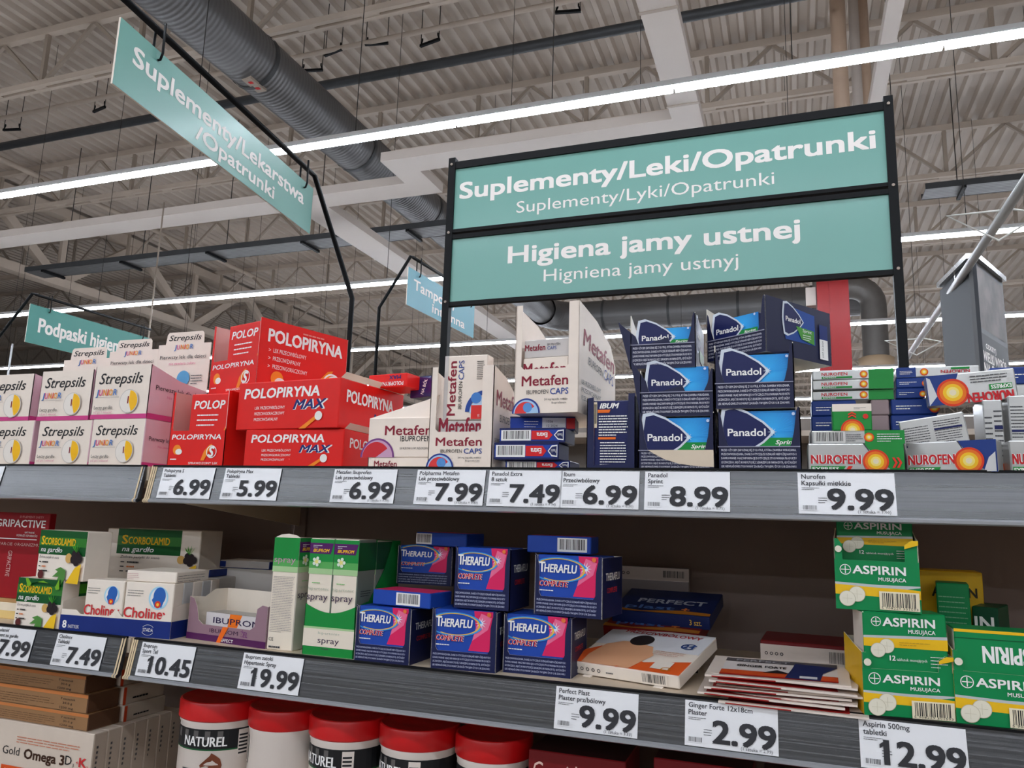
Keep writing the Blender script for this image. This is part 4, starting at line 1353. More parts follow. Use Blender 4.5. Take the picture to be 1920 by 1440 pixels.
# ---- silver boxes with a round target
SIL = card(176, 176, 174)
SILF = mat('silver_card', (178, 178, 176), 0.28, metal=0.55, var=0.03, scale=20)
GRN = card(28, 140, 58)
DBL = card(30, 58, 128)
REDI = ink_m(200, 30, 38)
def target(k, u, v, r):
    for rr, c in ((1.0, (222, 60, 30)), (0.84, (236, 120, 30)), (0.62, (248, 196, 40)), (0.40, (250, 226, 120)), (0.22, (240, 225, 190))):
        k.disc(u, v, r * rr, ink_m(*c))
def nuro_front(k, w, h, green=True):
    c = GRN if green else DBL
    k.poly([(0.58 * w, h), (w, h), (w, 0), (0.88 * w, 0), (0.70 * w, 0.62 * h)], c)
    k.poly([(0.585 * w, h), (0.60 * w, h), (0.66 * w, 0.70 * h), (0.645 * w, 0.72 * h)], INKG)
    k.text(0.035 * w + 0.0005, 0.28 * h, 'NUROFEN', 0.30 * h, INKW, w=0.52 * w, bold=0.06)
    k.text(0.035 * w, 0.28 * h, 'NUROFEN', 0.30 * h, REDI, w=0.52 * w, bold=0.03, res=3)
    k.poly([(0.03 * w, 0.0), (0.36 * w, 0.0), (0.40 * w, 0.19 * h), (0.03 * w, 0.19 * h)], GRN)
    k.text(0.045 * w, 0.03 * h, 'EXPRESS', 0.12 * h, INKW, w=0.28 * w, bold=0.03)
    target(k, 0.71 * w, 0.36 * h, 0.42 * h)
    if green:
        for i in range(2):
            x = 0.875 * w + 0.045 * w * i
            k.poly([(x, 0.14 * h), (x + 0.025 * w, 0.14 * h), (x + 0.055 * w, 0.32 * h), (x + 0.025 * w, 0.50 * h), (x, 0.50 * h), (x + 0.03 * w, 0.32 * h)], ink_m(225, 50, 36))
        k.poly([(0.385 * w, 0.0), (0.43 * w, 0.0), (0.47 * w, 0.19 * h), (0.425 * w, 0.19 * h)], ink_m(225, 50, 36))
    else:
        k.poly([(0.86 * w, 0.02 * h), (0.99 * w, 0.02 * h), (0.99 * w, 0.62 * h), (0.92 * w, 0.45 * h)], ink_m(205, 205, 205))
def nuro_edge(k, w, h, flip=False, green=True):
    c = GRN if green else DBL
    if flip:
        k.rect(0, 0, 0.24 * w, h, DBL)
        target(k, 0.34 * w, 0.5 * h, 0.36 * h)
        k.text(0.88 * w, 0.62 * h, 'NUROFEN', 0.28 * h, REDI, w=0.34 * w, bold=0.02, rot=180)
        k.rect(0.66 * w, 0.68 * h, 0.88 * w, 0.86 * h, GRN)
        k.bars(0.04 * w, 0.3 * h, 0.17 * w, 0.4 * h, 3, INKW, 0.3)
    else:
        k.rect(0.70 * w, 0, w, h, c)
        k.text(0.12 * w, 0.45 * h, 'NUROFEN', 0.30 * h, REDI, w=0.32 * w, bold=0.025)
        k.rect(0.12 * w, 0.15 * h, 0.5 * w, 0.34 * h, c)
        k.text(0.14 * w, 0.18 * h, 'EXPRESS', 0.14 * h, INKW, w=0.16 * w, res=1)
        target(k, 0.64 * w, 0.5 * h, 0.36 * h)
def back_text(k, w, h):
    k.bars(0.05 * w, 0.10 * h, 0.40 * w, 0.72 * h, 10, INKG, 0.3, 5)
    k.bars(0.52 * w, 0.24 * h, 0.42 * w, 0.66 * h, 10, INKG, 0.3, 6)
    k.rect(0.52 * w, 0.60 * h, 0.94 * w, 0.65 * h, NAV2)
    k.rect(0.05 * w, 0.22 * h, 0.45 * w, 0.27 * h, NAV2)
    k.disc(0.72 * w, 0.10 * h, 0.05 * h, ink_m(230, 110, 40))
    k.text(0.76 * w, 0.07 * h, 'NUROFEN', 0.06 * h, REDI, w=0.16 * w)
def nuro(label, pos, h, d, art, rot=None, green=True, m=None, mf=None):
    root, pm, fr, w = carton('tablet_box', label, 'box', pos, h, d, m or SILF, mf, 'silver tablet boxes', rot)
    k = Ink(pm, fr['front'])
    {'front': lambda: nuro_front(k, w, h, green), 'edge': lambda: nuro_edge(k, w, h, False, green), 'flip': lambda: nuro_edge(k, w, h, True), 'back': lambda: back_text(k, w, h),
     'blue': lambda: (k.bars(0.1 * w, 0.35 * h, 0.6 * w, 0.35 * h, 2, INKW, 0.3), target(k, 0.92 * w, 0.4 * h, 0.3 * h)),
     'bar': lambda: (k.rect(0.58 * w, 0, w, h, GRN), k.barcode(0.03 * w, 0.06 * h, 0.34 * w, 0.88 * h, ink_m(210, 208, 204), 12), k.bars(0.38 * w, 0.2 * h, 0.18 * w, 0.6 * h, 4, INKG, 0.3),
                     target(k, 0.625 * w, 0.48 * h, 0.34 * h), k.bars(0.71 * w, 0.15 * h, 0.26 * w, 0.7 * h, 4, INKW, 0.3)),
     'none': lambda: None}[art]()
    pm.build('print', root)
    return h
pos = place(1516, 1697, ZU, 0.958); hN = hpx(pos, ZU, 832)
nuro('silver and green box with a target, standing on the shelf', pos, hN, 0.06, 'front')
z1 = ZU + hN + 0.0003
pos = place(1522, 1697, z1, 0.964); h1_ = hpx(pos, z1, 808)
nuro('silver box with barcode edge lying on the green-cornered silver one', pos, h1_, 0.06, 'bar')
z2 = z1 + h1_ + 0.0003
pos = place(1562, 1636, z2, 0.966); h2_ = hpx(pos, z2, 758)
root, pm, fr, w = carton('tablet_box', 'small green box standing on end with white top flap', 'box', pos, h2_, 0.03, GRN, None, 'silver tablet boxes')
k = Ink(pm, fr['front'])
k.rect(0, 0.72 * h2_, w, h2_, WHITE)
target(k, 0.5 * w, 0.02 * h2_, 0.30 * w)
for i in range(2):
    v = 0.46 * h2_ + 0.10 * h2_ * i
    k.poly([(0.40 * w, v), (0.5 * w, v + 0.08 * h2_), (0.6 * w, v), (0.6 * w, v + 0.06 * h2_), (0.5 * w, v + 0.14 * h2_), (0.40 * w, v + 0.06 * h2_)], ink_m(225, 60, 36))
k.disc(0.84 * w, 0.52 * h2_, 0.07 * w, ink_m(215, 50, 40))
k.bars(0.55 * w, 0.8 * h2_, 0.35 * w, 0.1 * h2_, 2, INKG, 0.2)
pm.build('print', root)
# second rank behind
yb2 = 1.035
zq = sz(808, sx(1600, yb2, 1.55), yb2)
for i, (pl, pr, lab) in enumerate(((1521, 1612, 'plain silver box carrying the second rank, beside the navy displays'), (1613, 1700, 'plain silver box carrying the second rank, behind the barcode box'), (1702, 1800, 'plain silver box carrying the blue wrapped boxes'))):
    pos = place(pl, pr, ZU, yb2)
    nuro(lab, pos, zq - ZU - 0.0003, 0.06, 'none')
for j in range(2):
    z_ = zq + 0.0195 * j
    for i, (pl, pr) in enumerate(((1522, 1606), (1634, 1668), (1672, 1760))):
        pos = place(pl, pr, z_, yb2)
        nuro('%s in second rank %s the small green box' % (('dark blue wrapped box', 'dusky edge box', 'navy wrapped box')[i] + (' lower', ' upper')[j], ('left of', 'just right of', 'farther right of')[i]), pos, 0.019, 0.06, 'blue' if i != 1 else 'none', m=DBL if i != 1 else card(150, 130, 132))
zr = zq + 0.0395
hs_ = (sz(692, sx(1600, yb2, 1.6), yb2) - zr) / 3
for j in range(3):
    pos = place(1523, 1676, zr + hs_ * j, yb2 + (0.004, 0.0, 0.002)[j])
    nuro('silver and green box in the film-wrapped stack of three, ' + ('bottom', 'middle', 'top')[j], pos, hs_ - 0.0003, 0.06, 'edge')
for j in range(3):
    pos = place(1681, (1735, 1740, 1838)[j], zr + hs_ * j, yb2)
    nuro(('navy wrapped box, lowest beside the stack of three', 'navy wrapped box, middle beside the stack of three', 'long blue and silver box with upside-down lettering, top of second rank')[j], pos, hs_ - 0.0003, 0.06, 'blue' if j < 2 else 'flip', m=DBL if j < 2 else SILF)
# tilted and leaning boxes on the right
z_ = sz(762, sx(1733, 1.0, 1.55), 1.0)
pos = place(1742, 1912, z_, 1.0, 0.995)
hT_ = sz(706, pos[0].x, 1.0) - z_
root, pm, fr, w = carton('tablet_box', 'tilted silver box with upside-down lettering, leaning on the others', 'box', pos, hT_, 0.022, SILF, None, 'silver tablet boxes', (0, math.radians(-4), 0))
k = Ink(pm, fr['front'])
k.poly([(0, 0), (0.22 * w, 0), (0.38 * w, hT_), (0, hT_)], DBL)
k.poly([(0.01 * w, 0), (0.11 * w, 0.3 * hT_), (0.05 * w, 0.9 * hT_), (0.01 * w, 0.95 * hT_)], ink_m(210, 210, 212))
target(k, 0.29 * w, 0.38 * hT_, 0.46 * hT_)
k.text(0.95 * w, 0.30 * hT_, 'NUROFEN', 0.30 * hT_, REDI, w=0.5 * w, bold=0.04, rot=180)
k.rect(0.70 * w, 0.36 * hT_, 0.95 * w, 0.54 * hT_, GRN)
k.text(0.94 * w, 0.51 * hT_, 'EXPRESS', 0.12 * hT_, INKW, w=0.22 * w, bold=0.03, rot=180)
k.bars(0.5 * w, 0.64 * hT_, 0.45 * w, 0.28 * hT_, 3, INKG, 0.3)
pm.build('print', root)
pos = place(1698, 1824, ZU + 0.02, 0.985, 0.972)
hL_ = sz(790, pos[0].x, pos[0].y) - ZU - 0.02
nuro('silver box standing with its small-print back to the front', pos, hL_, 0.022, 'back', (0, math.radians(-8), 0))
pos = place(1700, 1872, ZU, 0.985, 0.945); hM_ = sz(831, pos[0].x, pos[0].y) - ZU
nuro('silver and blue box with a target, turned slightly on the shelf', pos, hM_, 0.022, 'front', green=False)
pos = place(1896, 2040, ZU, 0.962); hM2 = hpx(pos, ZU, 826)
nuro('silver box cut by the picture edge on the upper shelf', pos, hM2, 0.06, 'front', green=False)
for i, (pl, pr, yt, y) in enumerate(((1852, 1890, 750, 0.99), (1896, 1960, 742, 0.985))):
    zz_ = ZU + (0.0 if i == 0 else hM2 + 0.0003)
    pos = place(pl, pr, zz_, y)
    nuro(('narrow silver box on end left of the picture edge box', 'silver box on end above the box cut by picture edge')[i], pos, hpx(pos, zz_, yt), 0.05 if i == 0 else 0.03, 'back')
pos = place(1858, 1990, ZU, 1.06)
zq2 = sz(722, pos[0].x, 1.06) - ZU
nuro('plain silver carton at the back near the picture edge', pos, zq2, 0.06, 'none')
pos = place(1858, 1990, ZU + zq2 + 0.0003, 1.06)
nuro('navy wrapped carton at the back near the picture edge', pos, sz(690, pos[0].x, 1.06) - ZU - zq2, 0.06, 'blue', m=DBL)

# ================================================================== lower shelf goods
def topz(pos, py):
    return sz(py, pos[0].x, pos[0].y) - pos[0].z

# ---- tall dark red carton
GRIP = card(150, 16, 28)
pos = place(-75, 73, ZL + 0.028, 1.04)
base = place(-75, 30, ZL, 1.0)
root, pm, fr, w = carton('vitamin_box', 'low cream and yellow box under the dark red carton', 'box', base, 0.0275, 0.10, card(232, 200, 130))
k = Ink(pm, fr['front']); k.rect(0, 0.014, w, 0.0275, card(236, 222, 196)); k.bars(0.3 * w, 0.016, 0.6 * w, 0.005, 1, INKG, 0.4); pm.build('print', root)
h = topz(pos, 958)
root, pm, fr, w = carton('vitamin_carton', 'tall dark red carton at the left end of the lower shelf', 'carton', pos, h, 0.014, GRIP)
k = Ink(pm, fr['front'])
k.text(0.93 * w, 0.94 * h, 'SUPLEMENT DIETY', 0.025 * h, ink_m(210, 150, 150), w=0.30 * w, anchor='r', res=1)
k.text(0.96 * w, 0.83 * h, 'GRIPACTIVE', 0.085 * h, INKW, w=0.62 * w, anchor='r', bold=0.02)
k.text(0.84 * w, 0.76 * h, 'NATURALNE', 0.02 * h, INKW, w=0.12 * w, anchor='r', res=1)
k.text(0.88 * w, 0.72 * h, 'WSPARCIE ODPORNOŚCI', 0.025 * h, INKW, w=0.26 * w, anchor='r', res=1)
k.rect(0.3 * w, 0.685 * h, 0.88 * w, 0.695 * h, INKW)
k.text(0.93 * w, 0.61 * h, 'WSPARCIE ORGANIZMU', 0.035 * h, ink_m(220, 180, 175), w=0.6 * w, anchor='r', res=1)
k.text(0.55 * w, 0.55 * h, 'GRIPACTIVE', 0.05 * w, ink_m(220, 180, 175), w=0.3 * h, rot=-90)
pm.build('print', root)

# ---- green herbal lozenge boxes
GDK = card(16, 84, 36)
GLT = ink_m(70, 160, 40)
LEM = ink_m(244, 196, 40)
LEAF = ink_m(84, 140, 64)
DKB = ink_m(40, 30, 34)
def herb(k, u, v, s, clip=9):
    for a, l in ((200, 1.3), (225, 1.2), (250, 1.0), (180, 1.0)):
        ca, sa = math.cos(math.radians(a)), math.sin(math.radians(a))
        k.poly([(u, v), (u + ca * l * s * 0.5 - sa * 0.18 * s, v + sa * l * s * 0.5 + ca * 0.18 * s), (u + ca * l * s, v + sa * l * s), (u + ca * l * s * 0.5 + sa * 0.18 * s, v + sa * l * s * 0.5 - ca * 0.18 * s)], LEAF)
    k.disc(u + 0.15 * s, v + 0.75 * s, 0.30 * s, ink_m(214, 170, 96))
    for dx, dy in ((0.6, 0.7), (0.95, 0.95), (0.9, 0.55), (1.2, 0.75), (0.7, 1.0)):
        k.disc(u + dx * s, v + dy * s, 0.26 * s, DKB)
    for a in (60, 85, 110, 130):
        ca, sa = math.cos(math.radians(a)), math.sin(math.radians(a))
        k.poly([(u + 0.9 * s, v + 1.1 * s), (u + 0.9 * s + ca * 0.5 * s - 0.08 * s, v + 1.1 * s + sa * 0.4 * s), (u + 0.9 * s + ca * 0.7 * s, v + 1.1 * s + sa * 0.7 * s)], GLT)
    k.poly([(u + 0.2 * s, v - 0.75 * s), (u + 1.35 * s, v - 0.75 * s), (u + 1.45 * s, v + 0.45 * s), (u + 0.9 * s, v + 0.2 * s)], LEM)
def herbal(name, label, pos, h, d, tabs=False, wide=False):
    root, pm, fr, w = carton(name, label, 'box', pos, h, d, WHITE, None, 'green and white herbal lozenge boxes')
    k = Ink(pm, fr['front'])
    u0 = 0.12 * w if wide else 0.0
    k.rect(u0, 0.50 * h, w * (0.80 if wide else 1.0), h, GDK)
    k.rect(u0, 0.68 * h, w * (0.80 if wide else 1.0), 0.86 * h, mat('ink_mid_green', (40, 120, 34), 0.4))
    k.text(u0 + 0.05 * w, 0.70 * h, 'S', 0.17 * h, ink_m(240, 190, 30), w=0.06 * w, bold=0.03)
    k.text(u0 + 0.12 * w, 0.70 * h, 'CORBOLAMID', 0.14 * h, ink_m(240, 190, 30), w=(0.44 if wide else 0.66) * w, bold=0.02)
    k.text(u0 + 0.06 * w, 0.55 * h, 'na gardło', 0.10 * h, INKW, w=(0.34 if wide else 0.46) * w, ital=0.2, bold=0.012)
    k.text(u0 + 0.05 * w, 0.42 * h, 'Ziołowe pastylki do ssania', 0.05 * h, INKK, w=0.42 * w, res=1, ital=0.2)
    for i in range(3):
        k.rect(u0 + 0.06 * w, (0.33 - 0.09 * i) * h, u0 + 0.10 * w, (0.35 - 0.09 * i) * h, INKK)
        k.bars(u0 + 0.13 * w, (0.325 - 0.09 * i) * h, 0.15 * w, 0.05 * h, 1, INKK if i != 1 else ink_m(220, 130, 80), 0.6, i)
    if not wide:
        k.disc(0.13 * w, 0.08 * h, 0.06 * w, ink_m(96, 40, 40))
        herb(k, 0.66 * w, 0.20 * h, 0.22 * w)
    else:
        herb(k, 0.80 * w, 0.22 * h, 0.13 * w)
    if tabs:
        k.poly([(0.2 * w, h), (0.26 * w, 0.83 * h), (0.32 * w, 0.84 * h), (0.36 * w, 0.94 * h), (0.84 * w, 0.92 * h), (0.90 * w, 0.80 * h), (0.97 * w, 0.82 * h), (0.95 * w, h)], ink_m(120, 180, 40))
        k.poly([(0.26 * w, h), (0.34 * w, 0.90 * h), (0.6 * w, 0.97 * h), (0.88 * w, 0.87 * h), (0.93 * w, h)], GDK)
    k = Ink(pm, fr['right'])
    if tabs:
        k.rect(0.5 * d, 0.45 * h, d, h, GDK)
        k.rect(0.5 * d, 0.7 * h, d, 0.9 * h, GLT)
    k = Ink(pm, fr['left'])
    herb(k, 0.3 * d, 0.3 * h, 0.35 * d)
    pm.build('print', root)
    return root
pos = onshelf((24, 1172), (108, 1181)); h = topz(pos, 1082)
herbal('herbal_box', 'green and white herbal box with perforated top, on lower shelf', pos, h, 0.062, True)
z_ = ZL + h + 0.0004
p2 = place(66, 154, z_, pos[0].y + 0.008, pos[0].y - 0.004)
herbal('herbal_box', 'herbal box with lemon picture stacked beside the dark red carton', p2, topz(p2, 993), 0.045)

# ---- white throat tablet boxes in a blue-based tray
NAVB = card(20, 44, 120)
REDC = ink_m(205, 50, 54)
posT = onshelf((110, 1183), (318, 1199))
w = posT[2]; d = 0.135
hb_ = 0.0255
def chol_face(k, w, h):
    k.disc(0.70 * w, 0.72 * h, 0.20 * w, ink_m(170, 215, 236))
    k.disc(0.70 * w, 0.72 * h, 0.165 * w, ink_m(236, 236, 236))
    k.disc(0.72 * w, 0.76 * h, 0.125 * w, ink_m(46, 100, 180), ry=0.15 * w)
    k.poly([(0.60 * w, 0.73 * h), (0.57 * w, 0.68 * h), (0.61 * w, 0.61 * h), (0.64 * w, 0.55 * h), (0.78 * w, 0.55 * h), (0.83 * w, 0.70 * h)], ink_m(46, 100, 180))
    k.disc(0.70 * w, 0.60 * h, 0.062 * w, ink_m(216, 60, 40))
    k.disc(0.70 * w, 0.60 * h, 0.028 * w, ink_m(250, 190, 60))
    k.bars(0.06 * w, 0.74 * h, 0.36 * w, 0.14 * h, 3, INKG, 0.2)
    k.text(0.02 * w, 0.335 * h, 'Cholinex', 0.185 * h, REDC, w=0.93 * w, bold=0.02, res=3)
root, pm, fr, w = tray('tablet_tray', 'white display tray with navy base holding throat tablets', 'tray', posT, d,
                       [(0, 0), (w, 0), (w, 0.044), (0.95 * w, 0.038), (0.90 * w, 0.028), (0.56 * w, 0.028), (0.50 * w, 0.040), (0.45 * w, 0.028), (0.18 * w, 0.028), (0.14 * w, 0.034), (0, 0.034)],
                       [(0, 0), (d, 0), (d, 0.05), (0.2 * d, 0.05), (0, 0.046)], 0.05, WHITE, WHITE)
k = Ink(pm, fr['front'])
k.rect(0, 0, w, hb_, NAVB)
k.text(0.03 * w, 0.006, '8', 0.011, INKW, bold=0.03); k.text(0.085 * w, 0.006, 'PASTYLEK', 0.005, INKW, w=0.10 * w)
k.text(0.76 * w, 0.009, 'STADA', 0.005, INKW, w=0.09 * w)
k.ring(0.805 * w, 0.0115, 0.052 * w, 0.055 * w, INKW, a0=0.5, a1=2.6, ey=0.7); k.ring(0.805 * w, 0.0115, 0.052 * w, 0.055 * w, INKW, a0=3.6, a1=5.8, ey=0.7)
k = Ink(pm, fr['right']); k.rect(0, 0, d, hb_, NAVB)
pm.build('print', root)
M0 = root.matrix_basis
hbx = sz(1090, (M0 @ V((0.6 * w, 0, 0))).x, (M0 @ V((0.6 * w, 0, 0))).y) - ZL - 0.002
for j in range(5):
    for i, (u0, u1) in enumerate(((0.20, 0.545), (0.56, 0.99))):
        if i == 0 and j > 1:
            continue
        loc = M0 @ V((u0 * w, 0.0018 + 0.0235 * j, 0.0015))
        rr, pm, fr, w2 = carton('throat_tablet_box', ('white throat tablet box in the tray, %s of the %s file' % (('front one', 'second', 'third', 'fourth', 'last')[j], ('shorter left', 'longer right')[i])), 'box', (loc, posT[1], (u1 - u0) * w), hbx, 0.0225, WHITE, {3: card(206, 204, 202)} if j % 2 else None, 'white throat tablet boxes')
        if j == 0:
            k = Ink(pm, fr['front']); chol_face(k, w2, hbx)
            pm.build('print', rr)
loc = M0 @ V((0.545 * w, 0.004, hbx + 0.002))
rr, pm, fr, w2 = carton('throat_tablet_box', 'white throat tablet box lying flat on the file of boxes', 'box', (loc, posT[1] + 0.02, 0.44 * w), 0.0165, 0.085, WHITE, None, 'white throat tablet boxes')
k = Ink(pm, fr['front']); k.bars(0.02 * w2, 0.003, 0.24 * w2, 0.011, 4, ink_m(200, 150, 150), 0.25)
k = Ink(pm, fr['right']); k.bars(0.004, 0.002, 0.075, 0.012, 3, INKG, 0.15)
pm.build('print', rr)
for i, (pl, pr, y, yb, hh) in enumerate(((300, 392, 1.135, 1078, 0.013), (412, 505, 1.20, 1064, 0.014))):
    z_ = sz(yb, sx(pl, y, 1.27), y)
    pos = place(pl, pr, z_, y, y + 0.012)
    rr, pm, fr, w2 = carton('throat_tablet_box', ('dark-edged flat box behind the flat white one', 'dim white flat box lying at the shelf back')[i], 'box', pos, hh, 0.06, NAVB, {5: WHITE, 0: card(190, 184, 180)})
    k = Ink(pm, fr['front']); k.rect(0, 0.002, 0.12 * w2, hh - 0.002, NAVB); pm.build('print', rr)
    mb = MB()
    pos2 = place(pl - 4, pr + 8, ZL, y, y + 0.012)
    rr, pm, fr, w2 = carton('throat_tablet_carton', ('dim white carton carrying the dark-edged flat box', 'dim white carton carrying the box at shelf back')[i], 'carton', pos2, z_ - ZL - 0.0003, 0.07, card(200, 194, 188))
# wide herbal box at the back on a carton
yb_ = 1.10
z_ = sz(1084, sx(200, yb_, 1.28), yb_)
pos = place(192, 369, z_, yb_, yb_ + 0.03)
herbal('herbal_carton', 'wide dark green herbal carton lying in shade behind', pos, topz(pos, 990), 0.07, False, True)
pos2 = place(196, 300, ZL, yb_ + 0.01, yb_ + 0.03)
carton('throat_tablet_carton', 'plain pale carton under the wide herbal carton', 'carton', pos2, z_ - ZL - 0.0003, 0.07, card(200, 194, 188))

# ---- mauve tray with a foil pack
MAU = card(150, 118, 130)
PUR = card(84, 30, 84)
pos = onshelf((349, 1196), (497, 1217)); w = pos[2]; d = 0.075
hl = topz(pos, 1117)
root, pm, fr, w = tray('gel_tray', 'mauve open tray with cut-out front beside the spray boxes', 'tray', pos, d,
                       [(0, 0), (w, 0), (w, 0.93 * hl), (0.93 * w, 0.95 * hl), (0.87 * w, 0.86 * hl), (0.85 * w, 0.45 * hl), (0.80 * w, 0.37 * hl), (0.20 * w, 0.37 * hl), (0.14 * w, 0.46 * hl), (0.11 * w, 0.75 * hl), (0.06 * w, 0.95 * hl), (0, hl)],
                       [(0, 0), (d, 0), (d, hl * 1.12), (0.65 * d, hl * 1.12), (0.4 * d, hl * 0.95), (0, hl)], hl * 1.12, MAU, card(232, 220, 204), sideR=[(0, 0), (d, 0), (d, hl * 1.1), (0.5 * d, hl * 1.05), (0, 0.93 * hl)])
k = Ink(pm, fr['front'])
k.rect(0, 0, w, 0.15 * hl, PUR)
k.text(0.30 * w, 0.21 * hl, 'IBUPROM', 0.09 * hl, ink_m(70, 40, 70), w=0.36 * w)
k.text(0.68 * w, 0.19 * hl, 'ŻEL', 0.12 * hl, ink_m(120, 40, 120), w=0.10 * w, ital=0.3)
k.text(0.46 * w, 0.03 * hl, 'EFFECT', 0.07 * hl, INKW, w=0.15 * w, bold=0.02)
k.poly([(0.40 * w, 0.0), (0.45 * w, 0.0), (0.54 * w, 0.37 * hl), (0.47 * w, 0.37 * hl)], ink_m(240, 110, 30))
pm.build('print', root)
loc = root.matrix_basis @ V((0.16 * w, 0.012, 0.0025))
rr, pm, fr, w2 = carton('gel_box', 'silver and orange gel box lying in the mauve tray', 'box', (loc, pos[1], 0.70 * w), 0.60 * hl, 0.035, SILF)
k = Ink(pm, fr['front']); hq = 0.60 * hl
k.rect(0, 0, w2, hq, card(214, 208, 208))
k.poly([(0.38 * w2, 0), (0.50 * w2, 0), (0.66 * w2, hq), (0.44 * w2, hq)], ink_m(240, 120, 30))
k.text(0.14 * w2, 0.60 * hq, 'IBUPROM', 0.22 * hq, ink_m(44, 30, 70), w=0.84 * w2, bold=0.02)
pm.build('print', rr)

# ---- green spray boxes
SG = card(22, 140, 60)
SGD = card(10, 84, 34)
CRS = card(236, 224, 206)
LIM = ink_m(120, 190, 110)
def spray_art(k, w, h, brand=True):
    k.rect(0, 0.80 * h, w, h, SG)
    k.rect(0, 0.74 * h, w, 0.80 * h, ink_m(90, 172, 90))
    k.rect(0, 0.69 * h, w, 0.74 * h, ink_m(170, 206, 150))
    if brand:
        k.poly([(0, 0.87 * h), (0.88 * w, 0.87 * h), (0.98 * w, 0.965 * h), (0, 0.965 * h)], ink_m(84, 24, 96))
        k.text(0.14 * w, 0.885 * h, 'IBUPROM', 0.028 * h, ink_m(244, 190, 30), w=0.68 * w, bold=0.03, ital=0.3)
        k.bars(0.14 * w, 0.925 * h, 0.42 * w, 0.03 * h, 2, INKW, 0.3)
        k.disc(0.32 * w, 0.80 * h, 0.10 * w, ink_m(236, 226, 130))
        for i in range(5):
            k.disc(0.32 * w + 0.12 * w * math.cos(1.256 * i), 0.80 * h + 0.12 * w * math.sin(1.256 * i), 0.06 * w, ink_m(224, 236, 220))
        k.bars(0.2 * w, 0.61 * h, 0.6 * w, 0.02 * h, 1, LIM, 0.4)
        k.text(0.05 * w, 0.55 * h, 'hipertonic', 0.028 * h, ink_m(170, 180, 160), w=0.86 * w, res=1)
        k.text(0.03 * w, 0.465 * h, 'spray', 0.06 * h, ink_m(60, 40, 70), w=0.86 * w, res=3)
pos = onshelf((499, 1217), (547, 1222)); h = topz(pos, 1007)
pos = (pos[0], pos[1], pos[2])
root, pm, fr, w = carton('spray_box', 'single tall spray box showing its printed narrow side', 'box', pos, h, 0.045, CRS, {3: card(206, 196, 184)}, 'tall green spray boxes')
k = Ink(pm, fr['front']); spray_art(k, w, h, False)
k.text(0.05 * w, 0.775 * h, 'spray', 0.055 * h, ink_m(190, 150, 170), w=0.84 * w)
k.bars(0.08 * w, 0.16 * h, 0.84 * w, 0.50 * h, 34, ink_m(150, 140, 140), 0.25, 2)
k.text(0.08 * w, 0.08 * h, 'CE', 0.03 * h, INKG)
k.bars(0.1 * w, 0.02 * h, 0.8 * w, 0.03 * h, 1, INKG, 0.5)
k = Ink(pm, fr['right']); spray_art(k, 0.045, h, True)
pm.build('print', root)
mb = MB(); mb.prism((V((0, 0.002, h)), V((1, 0, 0)), V((0, 0, 1)), V((0, -1, 0))), [(0, 0), (w, 0), (0.8 * w, 0.004), (0.5 * w, 0.0055), (0.2 * w, 0.004)], 0.0006, WHITE); mb.build('top_flap', root)
posS = onshelf((566, 1226), (661, 1236)); wS = posS[2]; dS = 0.12
hS = topz(posS, 1008)
vS = topz(posS, 1131)
c_ = [(wS * (1 - i / 10), vS - 0.011 * math.sin(math.pi * i / 10)) for i in range(11)]
root, pm, fr, w = tray('spray_tray', 'green and cream tray with curved front holding spray boxes', 'tray', posS, dS, [(0, 0), (wS, 0)] + c_,
                       [(0, 0), (dS, 0), (dS, hS * 0.98), (0.8 * dS, hS * 0.98), (0.62 * dS, hS * 0.72), (0.3 * dS, hS * 0.46), (0, vS)], hS * 0.98, SG, SGD)
k = Ink(pm, fr['front'])
k.rect(0, 0.012, w, 0.52 * vS, CRS); k.rect(0, 0.52 * vS, w, 0.56 * vS, ink_m(170, 206, 150))
k.text(0.30 * w, 0.42 * vS, 'hipertonic', 0.05 * vS, ink_m(170, 180, 160), w=0.42 * w, res=1)
k.text(0.30 * w, 0.25 * vS, 'spray', 0.11 * vS, ink_m(60, 40, 70), w=0.42 * w, res=3)
k.bars(0.38 * w, 0.13 * vS, 0.26 * w, 0.03 * vS, 1, INKG, 0.5)
pm.build('print', root)
M0 = root.matrix_basis
for j in range(2):
    for i in range(2):
        loc = M0 @ V((0.005 * w + 0.495 * w * i, 0.0015 + 0.05 * j, 0.0015))
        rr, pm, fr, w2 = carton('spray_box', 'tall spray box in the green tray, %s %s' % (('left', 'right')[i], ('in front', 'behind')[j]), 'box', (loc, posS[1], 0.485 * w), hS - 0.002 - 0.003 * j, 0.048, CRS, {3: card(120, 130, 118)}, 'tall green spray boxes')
        k = Ink(pm, fr['front']); spray_art(k, w2, hS - 0.003)
        k = Ink(pm, fr['right']); k.rect(0, 0.72 * hS, 0.048, hS - 0.006, SGD); k.bars(0.01, 0.5 * hS, 0.03, 0.06 * hS, 3, INKK, 0.3)
        pm.build('print', rr)

